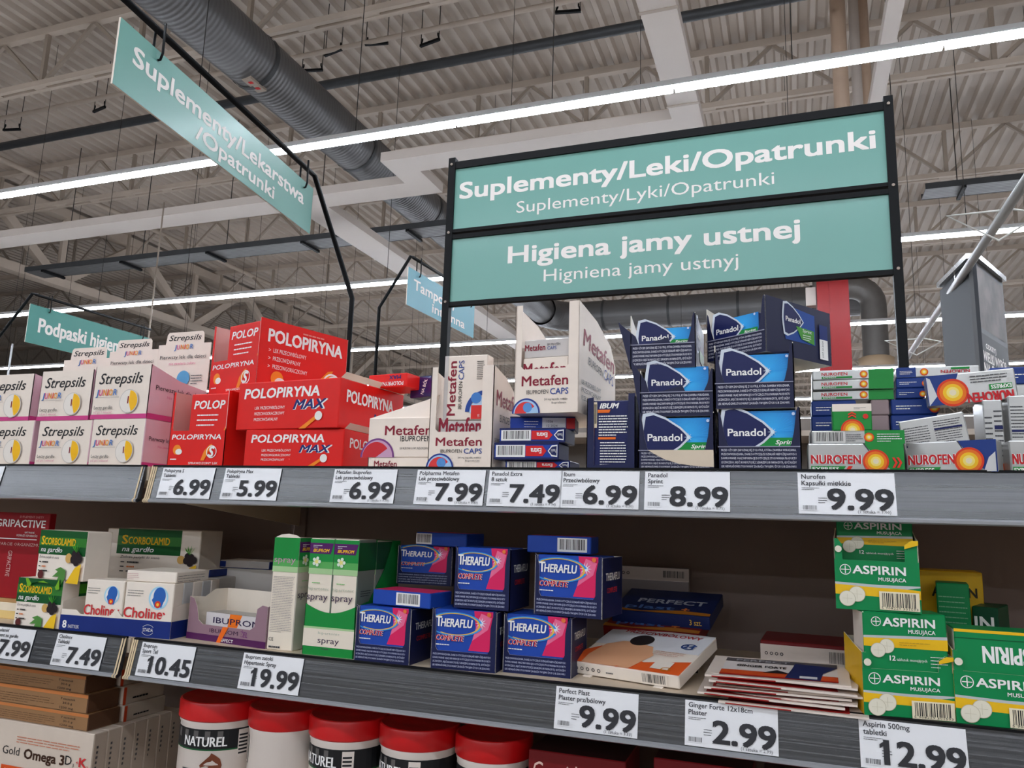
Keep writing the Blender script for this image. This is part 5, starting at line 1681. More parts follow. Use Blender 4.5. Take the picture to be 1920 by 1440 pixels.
# ---- blue and magenta sachet displays
TBLUE = card(32, 72, 168)
MGT = ink_m(222, 36, 96)
GOLD = ink_m(236, 190, 70)
def flu_art(k, w, h, v0):
    """artwork of the pack seen in the window, from v0 up"""
    hh = h - v0
    k.poly([(0.60 * w, v0), (w, v0), (w, h), (0.68 * w, h), (0.72 * w, v0 + 0.5 * hh)], MGT)
    k.poly([(0.66 * w, v0 + 0.25 * hh), (0.92 * w, v0 + 0.55 * hh), (0.98 * w, v0 + 0.85 * hh), (0.80 * w, v0 + 0.95 * hh), (0.72 * w, v0 + 0.6 * hh)], ink_m(236, 110, 150))
    burst(k, 0.80 * w, v0 + 0.70 * hh, 0.10 * w, 10)
    for (r0, r1, m, a0, a1) in ((0.40, 0.43, GOLD, 0.05, 2.4), (0.40, 0.43, GOLD, -2.2, 0.05), (0.43, 0.47, ink_m(60, 150, 220), 0.2, 2.6), (0.43, 0.47, ink_m(60, 150, 220), -2.6, -0.2)):
        k.ring(0.36 * w, v0 + 0.64 * hh, r0 * w, r1 * w, m, a0=a0, a1=a1, ey=0.40)
    k.text(0.03 * w, v0 + 0.57 * hh, 'T', 0.25 * hh, INKW, w=0.10 * w, bold=0.03)
    k.text(0.12 * w, v0 + 0.57 * hh, 'HERAFLU', 0.20 * hh, INKW, w=0.54 * w, bold=0.03, ital=0.12, res=3)
    k.text(0.04 * w + 0.0004, v0 + 0.22 * hh, 'COMPLETE', 0.13 * hh, INKW, w=0.48 * w, bold=0.05, ital=0.2)
    k.text(0.04 * w, v0 + 0.22 * hh, 'COMPLETE', 0.13 * hh, ink_m(200, 30, 40), w=0.48 * w, bold=0.02, ital=0.2)
    k.bars(0.05 * w, v0 + 0.10 * hh, 0.42 * w, 0.05 * hh, 1, INKW, 0.5)
    k.disc(0.94 * w, h - 0.07 * hh, 0.035 * w, ink_m(228, 120, 60))
def flu_display(pos, h, d, label, lab_in, shade=False):
    a, yaw, w = pos
    vp = 0.30 * h
    root, pm, fr, w = tray('sachet_display', label, 'display box', pos, d,
                           [(0, 0), (w, 0), (w, 0.97 * h), (0.97 * w, 0.99 * h), (0.93 * w, 0.88 * h), (0.905 * w, 0.72 * h), (0.90 * w, 0.36 * h), (0.87 * w, vp), (0.10 * w, vp), (0.07 * w, 0.36 * h), (0.065 * w, 0.8 * h), (0.03 * w, 0.97 * h), (0, h)],
                           [(0, 0), (d, 0), (d, 0.97 * h), (0, 0.97 * h)], 0.97 * h, NAVY, card(214, 208, 200), 'navy sachet displays')
    k = Ink(pm, fr['front'])
    for i, s_ in enumerate(WARN[1:]):
        k.text(0.04 * w, vp * (0.76 - 0.2 * i), s_, vp * 0.10, ink_m(190, 196, 225), w=0.88 * w, bold=0.012, res=1)
    k = Ink(pm, fr['right'])
    k.text(0.15 * d, 0.6 * h, 'THERAFLU', 0.12 * h, INKW, w=0.7 * d, bold=0.02)
    k.text(0.2 * d, 0.4 * h, 'COMPLETE', 0.08 * h, ink_m(190, 40, 50), w=0.5 * d, bold=0.02)
    pm.build('print', root)
    loc = root.matrix_basis @ V((0.03 * w, 0.0025, 0.002))
    rr, pm, fr, w2 = carton('sachet_box', lab_in, 'box', (loc, yaw, 0.90 * w), 0.955 * h, d * 0.8, TBLUE, None, 'sachet boxes inside navy displays')
    k = Ink(pm, fr['front']); flu_art(k, w2, 0.955 * h, vp)
    pm.build('print', rr)
    return root
def flu_loose(pos, h, d, label, bc=(0.42, 0.84)):
    root, pm, fr, w = carton('sachet_box', label, 'box', pos, h, d, TBLUE, {5: MGT}, 'loose blue sachet boxes')
    k = Ink(pm, fr['front'])
    k.barcode(bc[0] * w, 0.10 * h, (bc[1] - bc[0]) * w, 0.80 * h, INKW, 21)
    pm.build('print', root)
P1 = onshelf((663, 1237), (767, 1248)); H1 = topz(P1, 1133)
flu_display(P1, H1, 0.085, 'navy sachet display on the shelf beside the green spray tray', 'magenta-cornered sachet box inside the display by spray tray')
P2 = onshelf((806, 1252), (929, 1263)); H2 = topz(P2, 1139)
flu_display(P2, H2, 0.08, 'middle navy sachet display of the three on the shelf', 'magenta-cornered sachet box in the middle shelf display')
P3 = onshelf((942, 1260), (1071, 1273)); H3 = topz(P3, 1148)
flu_display(P3, H3, 0.08, 'navy sachet display on the shelf next to the plaster boxes', 'magenta-cornered sachet box in display next to plaster boxes')
zz1 = ZL + H1 + 0.0005
LP = place(698, 806, zz1, P1[0].y + 0.012, P1[0].y + 0.0)
flu_loose(LP, topz(LP, 1104), 0.055, 'loose blue sachet box lying on the shelf display by sprays', (0.42, 0.83))
zz1 += topz(LP, 1104) + 0.0005
T1 = place(743, 846, zz1, 1.07, 1.075)
flu_display(T1, topz(T1, 1021), 0.08, 'upper navy sachet display, set back behind a loose box', 'magenta-cornered sachet box in the set back upper display')
zz2 = ZL + H2 + 0.0005
T2 = place(849, 955, zz2, P2[0].y + 0.014, P2[0].y + 0.014)
hT2 = topz(T2, 1023)
flu_display(T2, hT2, 0.08, 'upper navy sachet display on the middle shelf display', 'magenta-cornered sachet box in the upper middle display')
zz3 = ZL + H3 + 0.0005
T3 = place(1001, 1129, zz3, P3[0].y + 0.004, P3[0].y - 0.006)
hT3 = topz(T3, 1037)
flu_display(T3, hT3, 0.08, 'upper navy sachet display nearest the plaster boxes', 'magenta-cornered sachet box in upper display nearest plasters')
L2_ = place(780, 874, zz1 + topz(T1, 1021) + 0.0005, 1.075, 1.06)
flu_loose(L2_, topz(L2_, 997), 0.05, 'loose blue sachet box with grey end, highest on the left', (0.0, 0.32))
L3_ = place(988, 1108, zz3 + hT3 + 0.0005, T3[0].y + 0.01, T3[0].y + 0.015)
flu_loose(L3_, topz(L3_, 1003), 0.055, 'loose blue sachet box with barcode, highest near the plasters', (0.48, 0.94))

# ---- plaster boxes
ORR = ink_m(232, 96, 40)
SKIN = ink_m(226, 168, 128)
a_, b_ = atz(1073, 1263, ZL), atz(1275, 1295, ZL)
yaw = math.atan2(b_.y - a_.y, b_.x - a_.x)
w = (b_ - a_).length
tilt_ = math.radians(13)
hP, dP = 0.0165, 0.135
root, pm, fr, w = carton('plaster_box', 'flat plaster box with a bare back pictured, tilted towards the viewer', 'box', (a_ + V((0, 0, 0.001)), yaw, w), hP, dP, card(238, 226, 212), None, 'flat plaster boxes', (tilt_, 0, 0))
k = Ink(pm, fr['front'])
for i in range(5):
    k.ring(0.05 * w + 0.055 * w * i, 0.5 * hP, 0.010 * w, 0.016 * w, INKK, n=10)
k.barcode(0.66 * w, 0.08 * hP, 0.24 * w, 0.84 * hP, card(238, 226, 212), 31)
k.bars(0.34 * w, 0.4 * hP, 0.12 * w, 0.15 * hP, 1, INKG, 0.6)
k = Ink(pm, fr['top'])
k.rect(0, 0.5 * dP, w, dP, ink_m(216, 216, 220))
k.poly([(0, 0), (w, 0), (w, 0.32 * dP), (0.62 * w, 0.18 * dP), (0.3 * w, 0.36 * dP), (0.1 * w, 0.44 * dP), (0, 0.3 * dP)], ORR)
k.poly([(0.10 * w, 0.0), (0.42 * w, 0.0), (0.50 * w, 0.10 * dP), (0.60 * w, 0.44 * dP), (0.56 * w, 0.56 * dP), (0.44 * w, 0.60 * dP), (0.36 * w, 0.64 * dP), (0.24 * w, 0.62 * dP), (0.12 * w, 0.50 * dP), (0.08 * w, 0.2 * dP)], SKIN)
k.poly([(0.44 * w, 0.0), (0.55 * w, 0.0), (0.64 * w, 0.36 * dP), (0.585 * w, 0.46 * dP)], SKIN)
k.disc(0.40 * w, 0.69 * dP, 0.11 * w, ink_m(40, 34, 34), ry=0.14 * dP)
k.text(0.16 * w, 0.86 * dP, 'PRZECIWBÓLOWY', 0.07 * dP, ink_m(170, 24, 30), w=0.74 * w, bold=0.02)
k.ring(0.86 * w, 0.66 * dP, 0.055 * w, 0.072 * w, ink_m(40, 70, 130), a0=0.4, a1=5.6, ey=0.9)
k.text(0.86 * w, 0.62 * dP, '24', 0.08 * dP, ink_m(40, 70, 130), anchor='c', bold=0.03)
k.bars(0.62 * w, 0.38 * dP, 0.3 * w, 0.12 * dP, 3, ink_m(190, 130, 110), 0.25)
k.rect(0.72 * w, 0.06 * dP, 0.88 * w, 0.24 * dP, card(238, 226, 212)); k.ring(0.86 * w, 0.07 * dP, 0.03 * w, 0.042 * w, ink_m(210, 130, 30))
pm.build('print', root)
for u in (0.12, 0.78):
    mb = MB(); mb.box((u * w, -0.006, 0.0), (u * w + 0.012, 0.0, 0.0008), WHITE); mb.build('tuck_tab', root)
NVP = card(22, 36, 84)
for i, (pl, pr, y1, y2, zb, hh, dd, tl) in enumerate(((1132, 1312, 1.135, 1.12, 0.030, 0.019, 0.10, 14), (1148, 1332, 1.15, 1.135, 0.052, 0.019, 0.10, 14))):
    pos = place(pl, pr, ZL + zb, y1, y2)
    root, pm, fr, w = carton('plaster_box', ('dark red and navy plaster box just behind the tilted one', 'navy plaster box with silver lettering, higher behind the tilted one')[i], 'box', pos, hh, dd, card(120, 26, 24) if i == 0 else NVP, None, 'flat plaster boxes', (math.radians(tl), 0, 0))
    k = Ink(pm, fr['front']); k.text(0.80 * w, 0.3 * hh, '3 szt.', 0.4 * hh, GOLD, w=0.12 * w)
    k = Ink(pm, fr['top']); k.text(0.2 * w, 0.40 * dd, 'PERFECT', 0.16 * dd, ink_m(170, 176, 190), w=0.7 * w, bold=0.03); k.text(0.12 * w, 0.14 * dd, 'plast', 0.14 * dd, ink_m(80, 120, 190), w=0.5 * w, bold=0.03); k.text(0.70 * w, 0.12 * dd, '+', 0.14 * dd, ink_m(230, 130, 60), bold=0.05)
    k.poly([(0, 0), (w, 0), (w, 0.10 * dd), (0.7 * w, 0.14 * dd), (0.3 * w, 0.03 * dd), (0, 0.12 * dd)], ink_m(190, 120, 40))
    pm.build('print', root)
    # the box it leans on
    pos2 = place(pl + 20, pr - 12, ZL, y1 + 0.05, y2 + 0.05)
    if i == 0:
        carton('plaster_box', 'low navy plaster box propping the darker tilted ones', 'box', pos2, 0.036, 0.09, NVP, None, 'flat plaster boxes')
pos = place(1142, 1293, ZL, 1.27, 1.272)
h = topz(pos, 1060)
root, pm, fr, w = carton('plaster_box', 'grey plaster box standing upright against the shelf back', 'box', pos, h, 0.022, card(120, 110, 108), None, 'flat plaster boxes')
k = Ink(pm, fr['front']); k.rect(0, 0.84 * h, w, h, card(190, 176, 168)); k.barcode(0.66 * w, 0.865 * h, 0.30 * w, 0.11 * h, card(190, 176, 168), 33)
for i in range(4):
    k.ring(0.06 * w + 0.06 * w * i, 0.92 * h, 0.012 * w, 0.02 * w, INKK, n=8)
k.bars(0.3 * w, 0.4 * h, 0.6 * w, 0.35 * h, 6, INKG, 0.1); pm.build('print', root)

# ---- stack of plaster sachets
SW = card(226, 212, 200)
def sachet(i, cx_, cy_, z, yaw, w, d, top):
    t = thing('plaster_sachet', ('%s flat white plaster sachet counting up the stack' % ORD[i]) if not top else 'topmost white plaster sachet with red and navy picture', 'sachet', (cx_, cy_, z), yaw, 'stacked plaster sachets', (math.radians((2, -1, 1.5, 0, 2, 1, -1, 3)[i]), math.radians((0, 1, -1, 0, -1, 1, 0, -1)[i]), yaw))
    mb = MB(); mb.box((-w / 2, -d / 2, 0), (w / 2, d / 2, 0.0022), SW); c = mb.build('pouch', t)
    pm = MB(); k = Ink(pm, frames(w, d, 0.0022, (-w / 2, -d / 2, 0))['top'])
    if top:
        k.rect(0.10 * w, 0.05 * d, 0.92 * w, 0.92 * d, ink_m(222, 214, 210))
        k.rect(0.10 * w, 0.74 * d, 0.92 * w, 0.92 * d, ink_m(90, 84, 86))
        k.text(0.18 * w, 0.78 * d, 'PERFECT', 0.09 * d, ink_m(170, 170, 176), w=0.4 * w, bold=0.02)
        k.rect(0.10 * w, 0.05 * d, 0.92 * w, 0.30 * d, ink_m(206, 80, 36))
        k.rect(0.10 * w, 0.05 * d, 0.92 * w, 0.10 * d, ink_m(176, 26, 26))
        k.text(0.2 * w, 0.48 * d, 'GINGER FORTE', 0.10 * d, INKK, w=0.36 * w, bold=0.02)
        k.poly([(0.56 * w, 0.08 * d), (0.80 * w, 0.05 * d), (0.82 * w, 0.4 * d), (0.92 * w, 0.72 * d), (0.62 * w, 0.8 * d), (0.60 * w, 0.5 * d)], ink_m(34, 44, 92))
        k.poly([(0.4 * w, 0.24 * d), (0.5 * w, 0.4 * d), (0.6 * w, 0.26 * d)], INKK)
        k.rect(0.66 * w, 0.1 * d, 0.78 * w, 0.2 * d, ink_m(220, 220, 225))
    else:
        k.rect(0.06 * w, 0.05 * d, 0.88 * w, 0.8 * d, ink_m(168, 28, 26))
    k2 = Ink(pm, frames(w, d, 0.0022, (-w / 2, -d / 2, 0))['front'])
    k2.rect(0.05 * w, 0.0, 0.5 * w, 0.0014, ink_m(150, 30, 28))
    pm.build('print', t)
c0 = atz(1462, 1278, ZL + 0.02)
cy0 = c0.y
for i in range(8):
    sachet(i, c0.x + (0.014, -0.012, 0.006, -0.006, 0.010, 0.0, 0.008, -0.002)[i], cy0 + (-0.008, -0.004, 0.004, 0.0, 0.006, -0.004, 0.004, 0.002)[i] + 0.012, ZL + 0.0008 + 0.0040 * i, (-0.04, 0.02, -0.08, 0.05, -0.02, 0.04, -0.1, -0.03)[i], 0.155, 0.105, i == 7)
pos = place(1427, 1592, ZL, 1.13, 1.125)
h = 0.046
root, pm, fr, w = carton('plaster_box', 'white edged plaster box lying behind the sachet stack', 'box', pos, h, 0.10, card(120, 30, 34), None, 'flat plaster boxes')
k = Ink(pm, fr['front']); k.rect(0, 0.4 * h, w, 0.9 * h, card(220, 206, 196)); k.barcode(0.78 * w, 0.42 * h, 0.2 * w, 0.44 * h, card(220, 206, 196), 35)
for i in range(4):
    k.ring(0.07 * w + 0.06 * w * i, 0.65 * h, 0.012 * w, 0.02 * w, INKK, n=8)
pm.build('print', root)
# shelf dividers glimpsed at the back
p = atz(1370, 1195, ZL)
mb = MB(); mb.bar((p.x - 0.02, 1.10, ZL + 0.004), (p.x - 0.09, 1.25, ZL + 0.075), 0.012, 0.010, BLACKM)
mb.bar((p.x - 0.09, 1.25, ZL + 0.075), (p.x - 0.10, 1.334, ZL + 0.078), 0.012, 0.010, BLACKM)
one('shelf_hook', mb, 'dark slanted hook arm at the back behind the plaster boxes', 'hook')

# ---- green effervescent tablet boxes
AG = card(8, 134, 74)
AGD = card(12, 70, 44)
AY = card(240, 190, 30)
TABM = ink_m(232, 226, 206)
def round_mark(k, u, v, r):
    k.ring(u, v, r * 0.86, r, INKW)
    k.rect(u - r * 0.08, v - r * 0.75, u + r * 0.08, v + r * 0.75, INKW)
    k.rect(u - r * 0.75, v - r * 0.08, u + r * 0.75, v + r * 0.08, INKW)
def tablets(k, u, v, r):
    for dx, dy in ((0.55, 0.62), (-0.55, 0.0)):
        k.disc(u + dx * r * 1.1, v + dy * r, r, ink_m(196, 188, 160))
        k.disc(u + dx * r * 1.1, v + dy * r, r * 0.94, TABM)
        k.rect(u + dx * r * 1.1 - r * 0.6, v + dy * r - r * 0.02, u + dx * r * 1.1 + r * 0.6, v + dy * r + r * 0.02, ink_m(205, 198, 172))
        k.rect(u + dx * r * 1.1 - r * 0.02, v + dy * r - r * 0.6, u + dx * r * 1.1 + r * 0.02, v + dy * r + r * 0.6, ink_m(205, 198, 172))
def asp_low(k, w, v):
    """front of the tray, v high"""
    k.rect(0, 0, w, v, AG)
    k.poly([(0, 0.30 * v), (w, 0.27 * v), (w, 0.44 * v), (0.85 * w, 0.46 * v), (0.4 * w, 0.47 * v), (0, 0.50 * v)], AY)
    k.poly([(0, 0.50 * v), (0.4 * w, 0.47 * v), (0.85 * w, 0.46 * v), (w, 0.50 * v), (w, 0.53 * v), (0.5 * w, 0.52 * v), (0, 0.545 * v)], ink_m(190, 196, 196))
    round_mark(k, 0.13 * w, 0.80 * v, 0.068 * w)
    k.text(0.22 * w, 0.73 * v, 'ASPIRIN', 0.16 * v, INKW, w=0.62 * w, bold=0.03, res=3)
    k.text(0.84 * w, 0.60 * v, 'MUSUJĄCA', 0.07 * v, INKW, w=0.32 * w, bold=0.02, anchor='r')
    tablets(k, 0.20 * w, 0.22 * v, 0.098 * w)
    k.barcode(0.52 * w, 0.04 * v, 0.46 * w, 0.36 * v, card(238, 226, 196), 41)
    k.text(0.54 * w, 0.055 * v, '5 908229 301593', 0.045 * v, INKK, w=0.42 * w, res=1)
def asp_box_art(k, w, h):
    k.poly([(0, 0.42 * h), (w, 0.40 * h), (w, 0.58 * h), (0, 0.56 * h)], AY)
    k.poly([(0, 0.56 * h), (w, 0.58 * h), (w, 0.63 * h), (0, 0.60 * h)], ink_m(190, 196, 196))
    round_mark(k, 0.16 * w, 0.84 * h, 0.06 * w)
    k.text(0.24 * w, 0.77 * h, 'ASPIRIN', 0.14 * h, INKW, w=0.62 * w, bold=0.03, res=3)
    k.text(0.86 * w, 0.66 * h, 'MUSUJĄCA', 0.065 * h, INKW, w=0.32 * w, bold=0.02, anchor='r')
    tablets(k, 0.22 * w, 0.36 * h, 0.09 * w)
    k.text(0.30 * w, 0.20 * h, '12', 0.08 * h, INKW, bold=0.03); k.text(0.38 * w, 0.20 * h, 'tabletek musujących', 0.045 * h, INKW, w=0.36 * w, res=1)
    k.bars(0.78 * w, 0.12 * h, 0.2 * w, 0.22 * h, 4, INKW, 0.2)
    k.bars(0.42 * w, 0.46 * h, 0.4 * w, 0.08 * h, 2, ink_m(190, 150, 40), 0.3)
def asp_tray(pos, h, vp, d, label, lab_in, hin, flip=False, wings=(0.10, 0.16), inset=0.0025):
    a, yaw, w = pos
    root, pm, fr, w = tray('tablet_display', label, 'display box', pos, d,
                           [(0, 0), (w, 0), (w, h), ((1 - wings[1] * 0.5) * w, h), ((1 - wings[1]) * w, 0.93 * h), ((1 - wings[1]) * w, vp), (wings[0] * w, vp), (wings[0] * w, 0.92 * h), (wings[0] * 0.5 * w, h), (0, h)],
                           [(0, 0), (d, 0), (d, h * 1.15), (0.4 * d, h * 1.05), (0, h)], h * 1.1, AG, card(226, 214, 190), 'green effervescent tablet displays')
    for c in root.children:
        if c.name.startswith('side_panel'):
            c.data.materials[0] = AY
    k = Ink(pm, fr['front'])
    asp_low(k, w, vp)
    k.disc(wings[0] * 0.55 * w, 0.85 * h, wings[0] * 0.42 * w, TABM)
    k.poly([((1 - wings[1]) * w, 0.93 * h), ((1 - wings[1]) * w, 0.88 * h), (w, 0.94 * h), (w, h), ((1 - wings[1] * 0.5) * w, h)], AY)
    pm.build('print', root)
    loc = root.matrix_basis @ V((0.035 * w, inset, 0.002))
    rr, pm, fr, w2 = carton('effervescent_box', lab_in, 'box', (loc, yaw, 0.93 * w), hin, d * 0.55, AG, {2: WHITE}, 'green effervescent tablet boxes')
    k = Ink(pm, fr['front'])
    if not flip:
        k2 = Ink(pm, (fr['front'][0] + V((0, 0, vp * 0.9)), *fr['front'][1:]))
        asp_box_art(k2, w2, hin - vp * 0.9)
    else:
        k.rect(0, hin - 0.003, w2, hin, AY)
        k.text(0.92 * w2, vp + 0.024, 'ASPIRIN', 0.016, INKW, w=0.62 * w2, bold=0.03, rot=180)
        k.rect(0, vp + 0.031, w2, vp + 0.0316, AGD)
    pm.build('print', rr)
    return root
PA = onshelf((1621, 1343), (1794, 1356))
vA = topz(PA, 1252); hA_ = topz(PA, 1222)
asp_tray(PA, hA_, vA, 0.085, 'green tablet display on the shelf beside the plaster sachets', 'green tablet box standing high in display by the sachets', topz(PA, 1146) - 0.002)
PB = onshelf((1794, 1357), (1990, 1378))
vB = topz(PB, 1256); hB_ = topz(PB, 1218)
asp_tray(PB, hB_, vB, 0.085, 'green tablet display on the shelf cut by the picture edge', 'green tablet box with upside-down lettering in cut-off display', topz(PB, 1178) - 0.002, True)
zc_ = ZL + topz(PA, 1146) + 0.0005
PC = place(1568, 1729, zc_, PA[0].y + 0.012, PA[0].y + 0.006)
vC = topz(PC, 1048); hC_ = topz(PC, 1009)
asp_tray(PC, hC_, vC, 0.085, 'green tablet display stacked highest, touching the shelf above', 'green tablet box in the highest tablet display', topz(PC, 968) - 0.004, inset=0.03)
pos = place(1768, 1832, ZL, 1.09, 1.085); h = topz(pos, 1092)
root, pm, fr, w = carton('effervescent_box', 'dark green box on end with small print behind the displays', 'box', pos, h, 0.05, AG, None, 'green effervescent tablet boxes')
k = Ink(pm, fr['front']); k.bars(0.06 * w, 0.3 * h, 0.86 * w, 0.62 * h, 14, ink_m(120, 180, 140), 0.2); pm.build('print', root)
pos = place(1735, 1858, ZL, 1.16, 1.155); h = topz(pos, 1068)
root, pm, fr, w = carton('effervescent_carton', 'yellow carton in shade behind the green displays', 'carton', pos, h, 0.06, AY)
k = Ink(pm, fr['front']); k.text(0.2 * w, 0.78 * h, 'ASPIRIN', 0.08 * h, ink_m(60, 50, 20), w=0.7 * w, bold=0.03); pm.build('print', root)
pos = place(1834, 1884, ZL, 1.11, 1.10); h = topz(pos, 1136)
root, pm, fr, w = carton('effervescent_box', 'dark green box at the back near the picture edge', 'box', pos, h, 0.07, AGD, None, 'green effervescent tablet boxes')
k = Ink(pm, fr['front']); k.text(0.1 * w, 0.75 * h, 'IN', 0.14 * h, INKW, bold=0.03); pm.build('print', root)

# ================================================================== lowest shelf in view
# ---- tubs with red lids
LID = mat('red_lid', (200, 16, 20), 0.35)
TUBW = mat('white_tub', (226, 214, 204), 0.35)
LBLK = ink_m(30, 30, 32)
BRN = ink_m(120, 66, 44)
def tub(pl, pr, ylid, yt, label, turn, plain=False):
    y = 0.985
    r0 = (sx(pr, y, 1.12) - sx(pl, y, 1.12)) / 2
    cx_ = (sx(pr, y, 1.12) + sx(pl, y, 1.12)) / 2
    r = r0 * 0.97
    cy_ = y + 0.045
    zl = sz(ylid, cx_, cy_ - r)
    zt = zl + 0.027
    t = thing('tub', label, 'tub', (cx_, cy_, Z3), group='white tubs with red lids')
    z1, z2 = zl - Z3, zt - Z3
    mb = MB(); mb.lathe([(0.0, 0.0), (r * 0.9, 0.0), (r * 0.94, 0.004), (r * 0.94, z1 - 0.006), (r * 0.96, z1 - 0.004), (r * 0.96, z1 + 0.002)], (0, 0, 0), TUBW, 48); o = mb.build('jar', t, True); auto_smooth(o)
    mb = MB(); mb.lathe([(r * 0.97, z1), (r, z1 + 0.002), (r, z2 - 0.004), (r * 0.985, z2 - 0.001), (r * 0.95, z2), (r * 0.90, z2 - 0.002), (0.0, z2 - 0.002)], (0, 0, 0), LID, 48); o = mb.build('lid', t, True); auto_smooth(o)
    # printed band wrapped round the jar
    rr = r * 0.94 + 0.0004
    def W(a, z, off=0):
        return V(((rr + off) * math.sin(a), -(rr + off) * math.cos(a), z))
    pm = MB()
    def patch(a0, a1, v0, v1, m, off=0.0, n=24):
        pts, fs = [], []
        for i in range(n + 1):
            a = a0 + (a1 - a0) * i / n
            pts += [W(a, v0, off), W(a, v1, off)]
        pm.mesh(pts, [(2 * i, 2 * i + 2, 2 * i + 3, 2 * i + 1) for i in range(n)], m)
    def wrap(body, a, v, h, m, w_, bold=0.0, off=0.0008):
        vs_, fs_, x0, x1 = glyphs(body, 0, 0, 2)
        kx = w_ / (x1 - x0); ky = h / CAP
        for ox in ((0,) if not bold else (-bold, bold)):
            pm.mesh([W(a + ((x - x0) * kx + ox) / rr, v + yy * ky, off) for x, yy in vs_], fs_, m)
    if plain:
        patch(turn - 0.35, turn + 0.05, z1 - 0.05, z1 - 0.012, LBLK); patch(turn - 0.32, turn + 0.02, z1 - 0.048, z1 - 0.014, TUBW, 0.0003)
        for q in range(4):
            patch(turn - 0.28, turn - 0.04, z1 - 0.046 + 0.008 * q, z1 - 0.041 + 0.008 * q, LBLK, 0.0006)
    else:
        patch(-1.5 + turn, 2.6 + turn, z1 - 0.037, z1 - 0.010, LBLK)
        patch(-1.5 + turn, 2.6 + turn, z1 - 0.039, z1 - 0.037, ink_m(30, 90, 50))
        for q in range(5):
            patch(turn - 0.75 + 0.3 * q, turn - 0.62 + 0.3 * q, z1 - 0.024, z1 - 0.012, ink_m(96, 92, 90), 0.0004)
        wrap('NATUREL', turn - 0.42, z1 - 0.033, 0.013, INKW, 0.066, 0.0005)
        # horse head and neck
        hp = [(0.00, 0.0), (0.03, 0.0), (0.034, 0.018), (0.030, 0.030), (0.020, 0.038), (0.013, 0.042), (0.011, 0.037), (0.002, 0.028), (-0.008, 0.018), (-0.006, 0.013), (0.004, 0.017), (0.010, 0.016), (0.004, 0.006)]
        tri = tessellate_polygon([[V((p[0], p[1], 0)) for p in hp]])
        pm.mesh([W(turn + 0.18 + p[0] * 0.75 / rr, z1 - 0.071 + p[1] * 0.7, 0.0006) for p in hp], [tuple(t3) for t3 in tri], BRN)
        for q in range(4):
            patch(turn - 0.42, turn + 0.0 - 0.04 * q, z1 - 0.066 - 0.005 * q, z1 - 0.064 - 0.005 * q, INKG, 0.0005)
        patch(turn + 0.95, turn + 1.25, z1 - 0.05, z1 - 0.012, TUBW, 0.0005)
        for q in range(6):
            patch(turn + 0.97, turn + 1.2, z1 - 0.046 + 0.005 * q, z1 - 0.0435 + 0.005 * q, LBLK, 0.0008)
    pm.build('print', t)
tub(318, 450, 1354, 1318, 'leftmost red-lidded tub with lettered black band', 0.15)
tub(444, 566, 1372, 1330, 'red-lidded tub turned to its plain barcode side', -0.75, True)
tub(558, 694, 1391, 1350, 'red-lidded tub with black band, middle of the five', -0.55)
tub(690, 834, 1410, 1370, 'red-lidded tub with black band, fourth from left', -0.75)
tub(833, 978, 1432, 1390, 'red-lidded tub nearest the dark red cartons', 0.3)

# ---- dark red cartons
CAPR = card(112, 20, 24)
for i, (pl, pr, yt) in enumerate(((984, 1172, 1404), (1226, 1420, 1420), (1440, 1640, 1446))):
    y = 0.98
    pos = place(pl, pr, Z3, y)
    h = topz(pos, yt)
    root, pm, fr, w = carton('ointment_carton', ('dark red lettered carton beside the tubs', 'dark red carton under the 2.99 price tag', 'dark red carton farthest right below the rail')[i], 'carton', pos, h, 0.09, CAPR, {5: card(40, 14, 16)}, 'dark red ointment cartons')
    k = Ink(pm, fr['front'])
    k.text(0.05 * w, h - 0.034, 'Capsidium', 0.021, card(226, 190, 176), w=0.72 * w)
    k.ring(0.88 * w, h - 0.022, 0.010, 0.013, ink_m(220, 110, 40), n=16)
    pm.build('print', root)

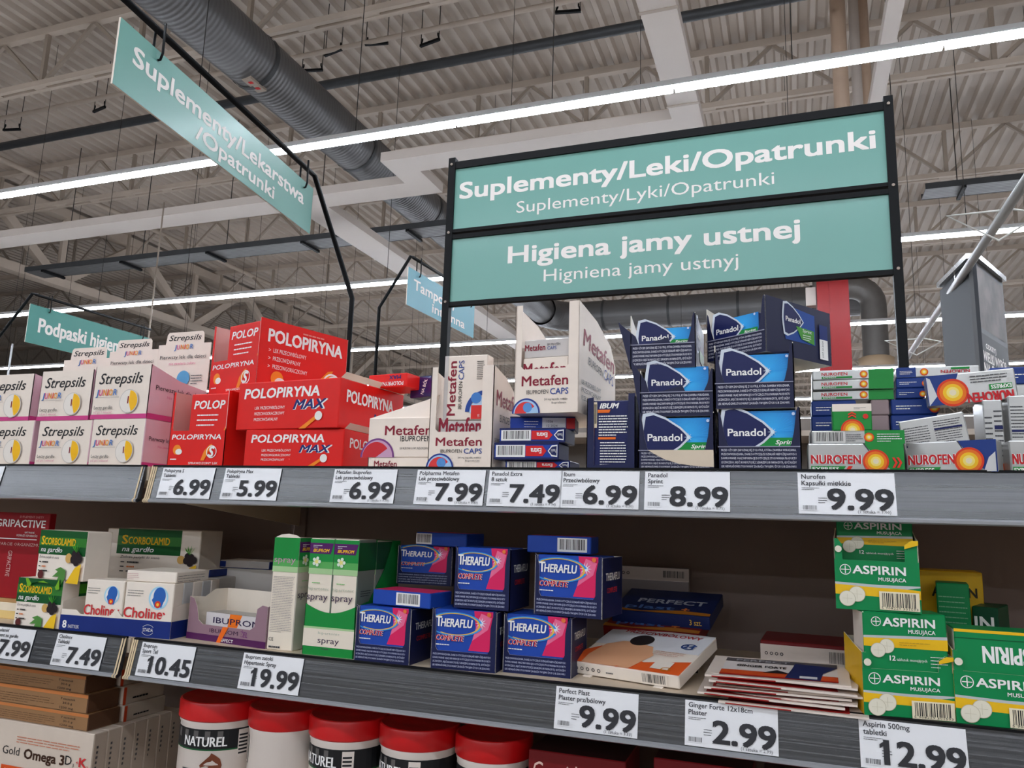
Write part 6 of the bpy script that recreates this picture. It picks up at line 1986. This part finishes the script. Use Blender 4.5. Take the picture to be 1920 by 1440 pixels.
# ---- brown supplement boxes and the white row beneath them
BRNC = card(150, 112, 76)
OMW = card(212, 196, 180)
ya = 0.975
z_ = Z3
posO = place(-70, 160, Z3, ya)
hO = topz((V((posO[0].x + posO[2], ya, Z3)), 0, 0), 1377)
for j in range(7):
    off = 0.0265 * j
    a0 = V((posO[0].x, ya + off, Z3))
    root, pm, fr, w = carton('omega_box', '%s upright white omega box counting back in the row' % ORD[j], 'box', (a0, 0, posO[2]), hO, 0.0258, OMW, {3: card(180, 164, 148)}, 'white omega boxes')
    if j == 0:
        k = Ink(pm, fr['front'])
        k.text(0.29 * w, hO - 0.050, 'Gold', 0.012, INKK, w=0.14 * w)
        k.text(0.47 * w, hO - 0.052, 'Omega 3', 0.014, ink_m(60, 34, 20), w=0.32 * w, bold=0.04)
        k.text(0.80 * w, hO - 0.050, 'D', 0.013, INKK, w=0.05 * w); k.text(0.86 * w, hO - 0.052, '3', 0.005, INKK); k.text(0.885 * w, hO - 0.048, '+', 0.007, REDC)
        k.text(0.91 * w, hO - 0.050, 'K', 0.013, REDC, w=0.055 * w, bold=0.03); k.text(0.97 * w, hO - 0.052, '2', 0.005, REDC)
        k.bars(0.4 * w, hO - 0.030, 0.55 * w, 0.012, 3, ink_m(200, 120, 90), 0.3)
        k.rect(0.3 * w, hO - 0.085, 0.52 * w, hO - 0.066, ink_m(220, 84, 30)); k.text(0.32 * w, hO - 0.082, '65', 0.011, INKW, bold=0.03)
    k = Ink(pm, fr['right'])
    k.bars(0.006, hO - 0.06, 0.004, 0.045, 6, INKG, 0.5, j); k.rect(0.0, 0.0, 0.0258, 0.02, ink_m(190, 60, 30))
    pm.build('print', root)
zt_ = Z3 + hO + 0.0004
tops = (1340, 1303, 1268)
for j in range(3):
    pos = place(-75, (163, 162, 158)[j], zt_, ya + 0.004)
    pr_ = V((pos[0].x + pos[2], ya + 0.004, zt_))
    h = sz(tops[j], pr_.x, pr_.y) - zt_
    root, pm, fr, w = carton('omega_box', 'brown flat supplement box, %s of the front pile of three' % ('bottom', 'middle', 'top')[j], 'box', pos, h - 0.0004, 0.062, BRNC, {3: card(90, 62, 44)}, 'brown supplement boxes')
    k = Ink(pm, fr['front'])
    k.rect(0, 0.80 * h, w, h - 0.0006, ink_m(196, 120, 66))
    k.bars(0.30 * w, 0.16 * h, 0.46 * w, 0.5 * h, 4, ink_m(90, 60, 40), 0.18, j)
    k.text(0.80 * w, 0.58 * h, '7 saszetek', 0.12 * h, INKK, w=0.11 * w, res=1); k.text(0.82 * w, 0.36 * h, '30.0 g', 0.12 * h, INKK, w=0.07 * w, res=1); k.text(0.80 * w, 0.12 * h, '1200 mg', 0.12 * h, INKK, w=0.1 * w, res=1)
    pm.build('print', root)
    p2 = (V((pos[0].x + pos[2] - 0.10, ya + 0.07, zt_)), 0, 0.104)
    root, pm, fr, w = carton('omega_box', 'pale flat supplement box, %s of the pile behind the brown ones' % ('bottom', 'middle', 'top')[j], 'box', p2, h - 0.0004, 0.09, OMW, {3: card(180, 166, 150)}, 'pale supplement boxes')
    k = Ink(pm, fr['right']); k.rect(0, 0, 0.006, h - 0.001, ink_m(200, 66, 30)); k.bars(0.02, 0.25 * h, 0.06, 0.2 * h, 1, INKK, 0.5); pm.build('print', root)
    zt_ += h
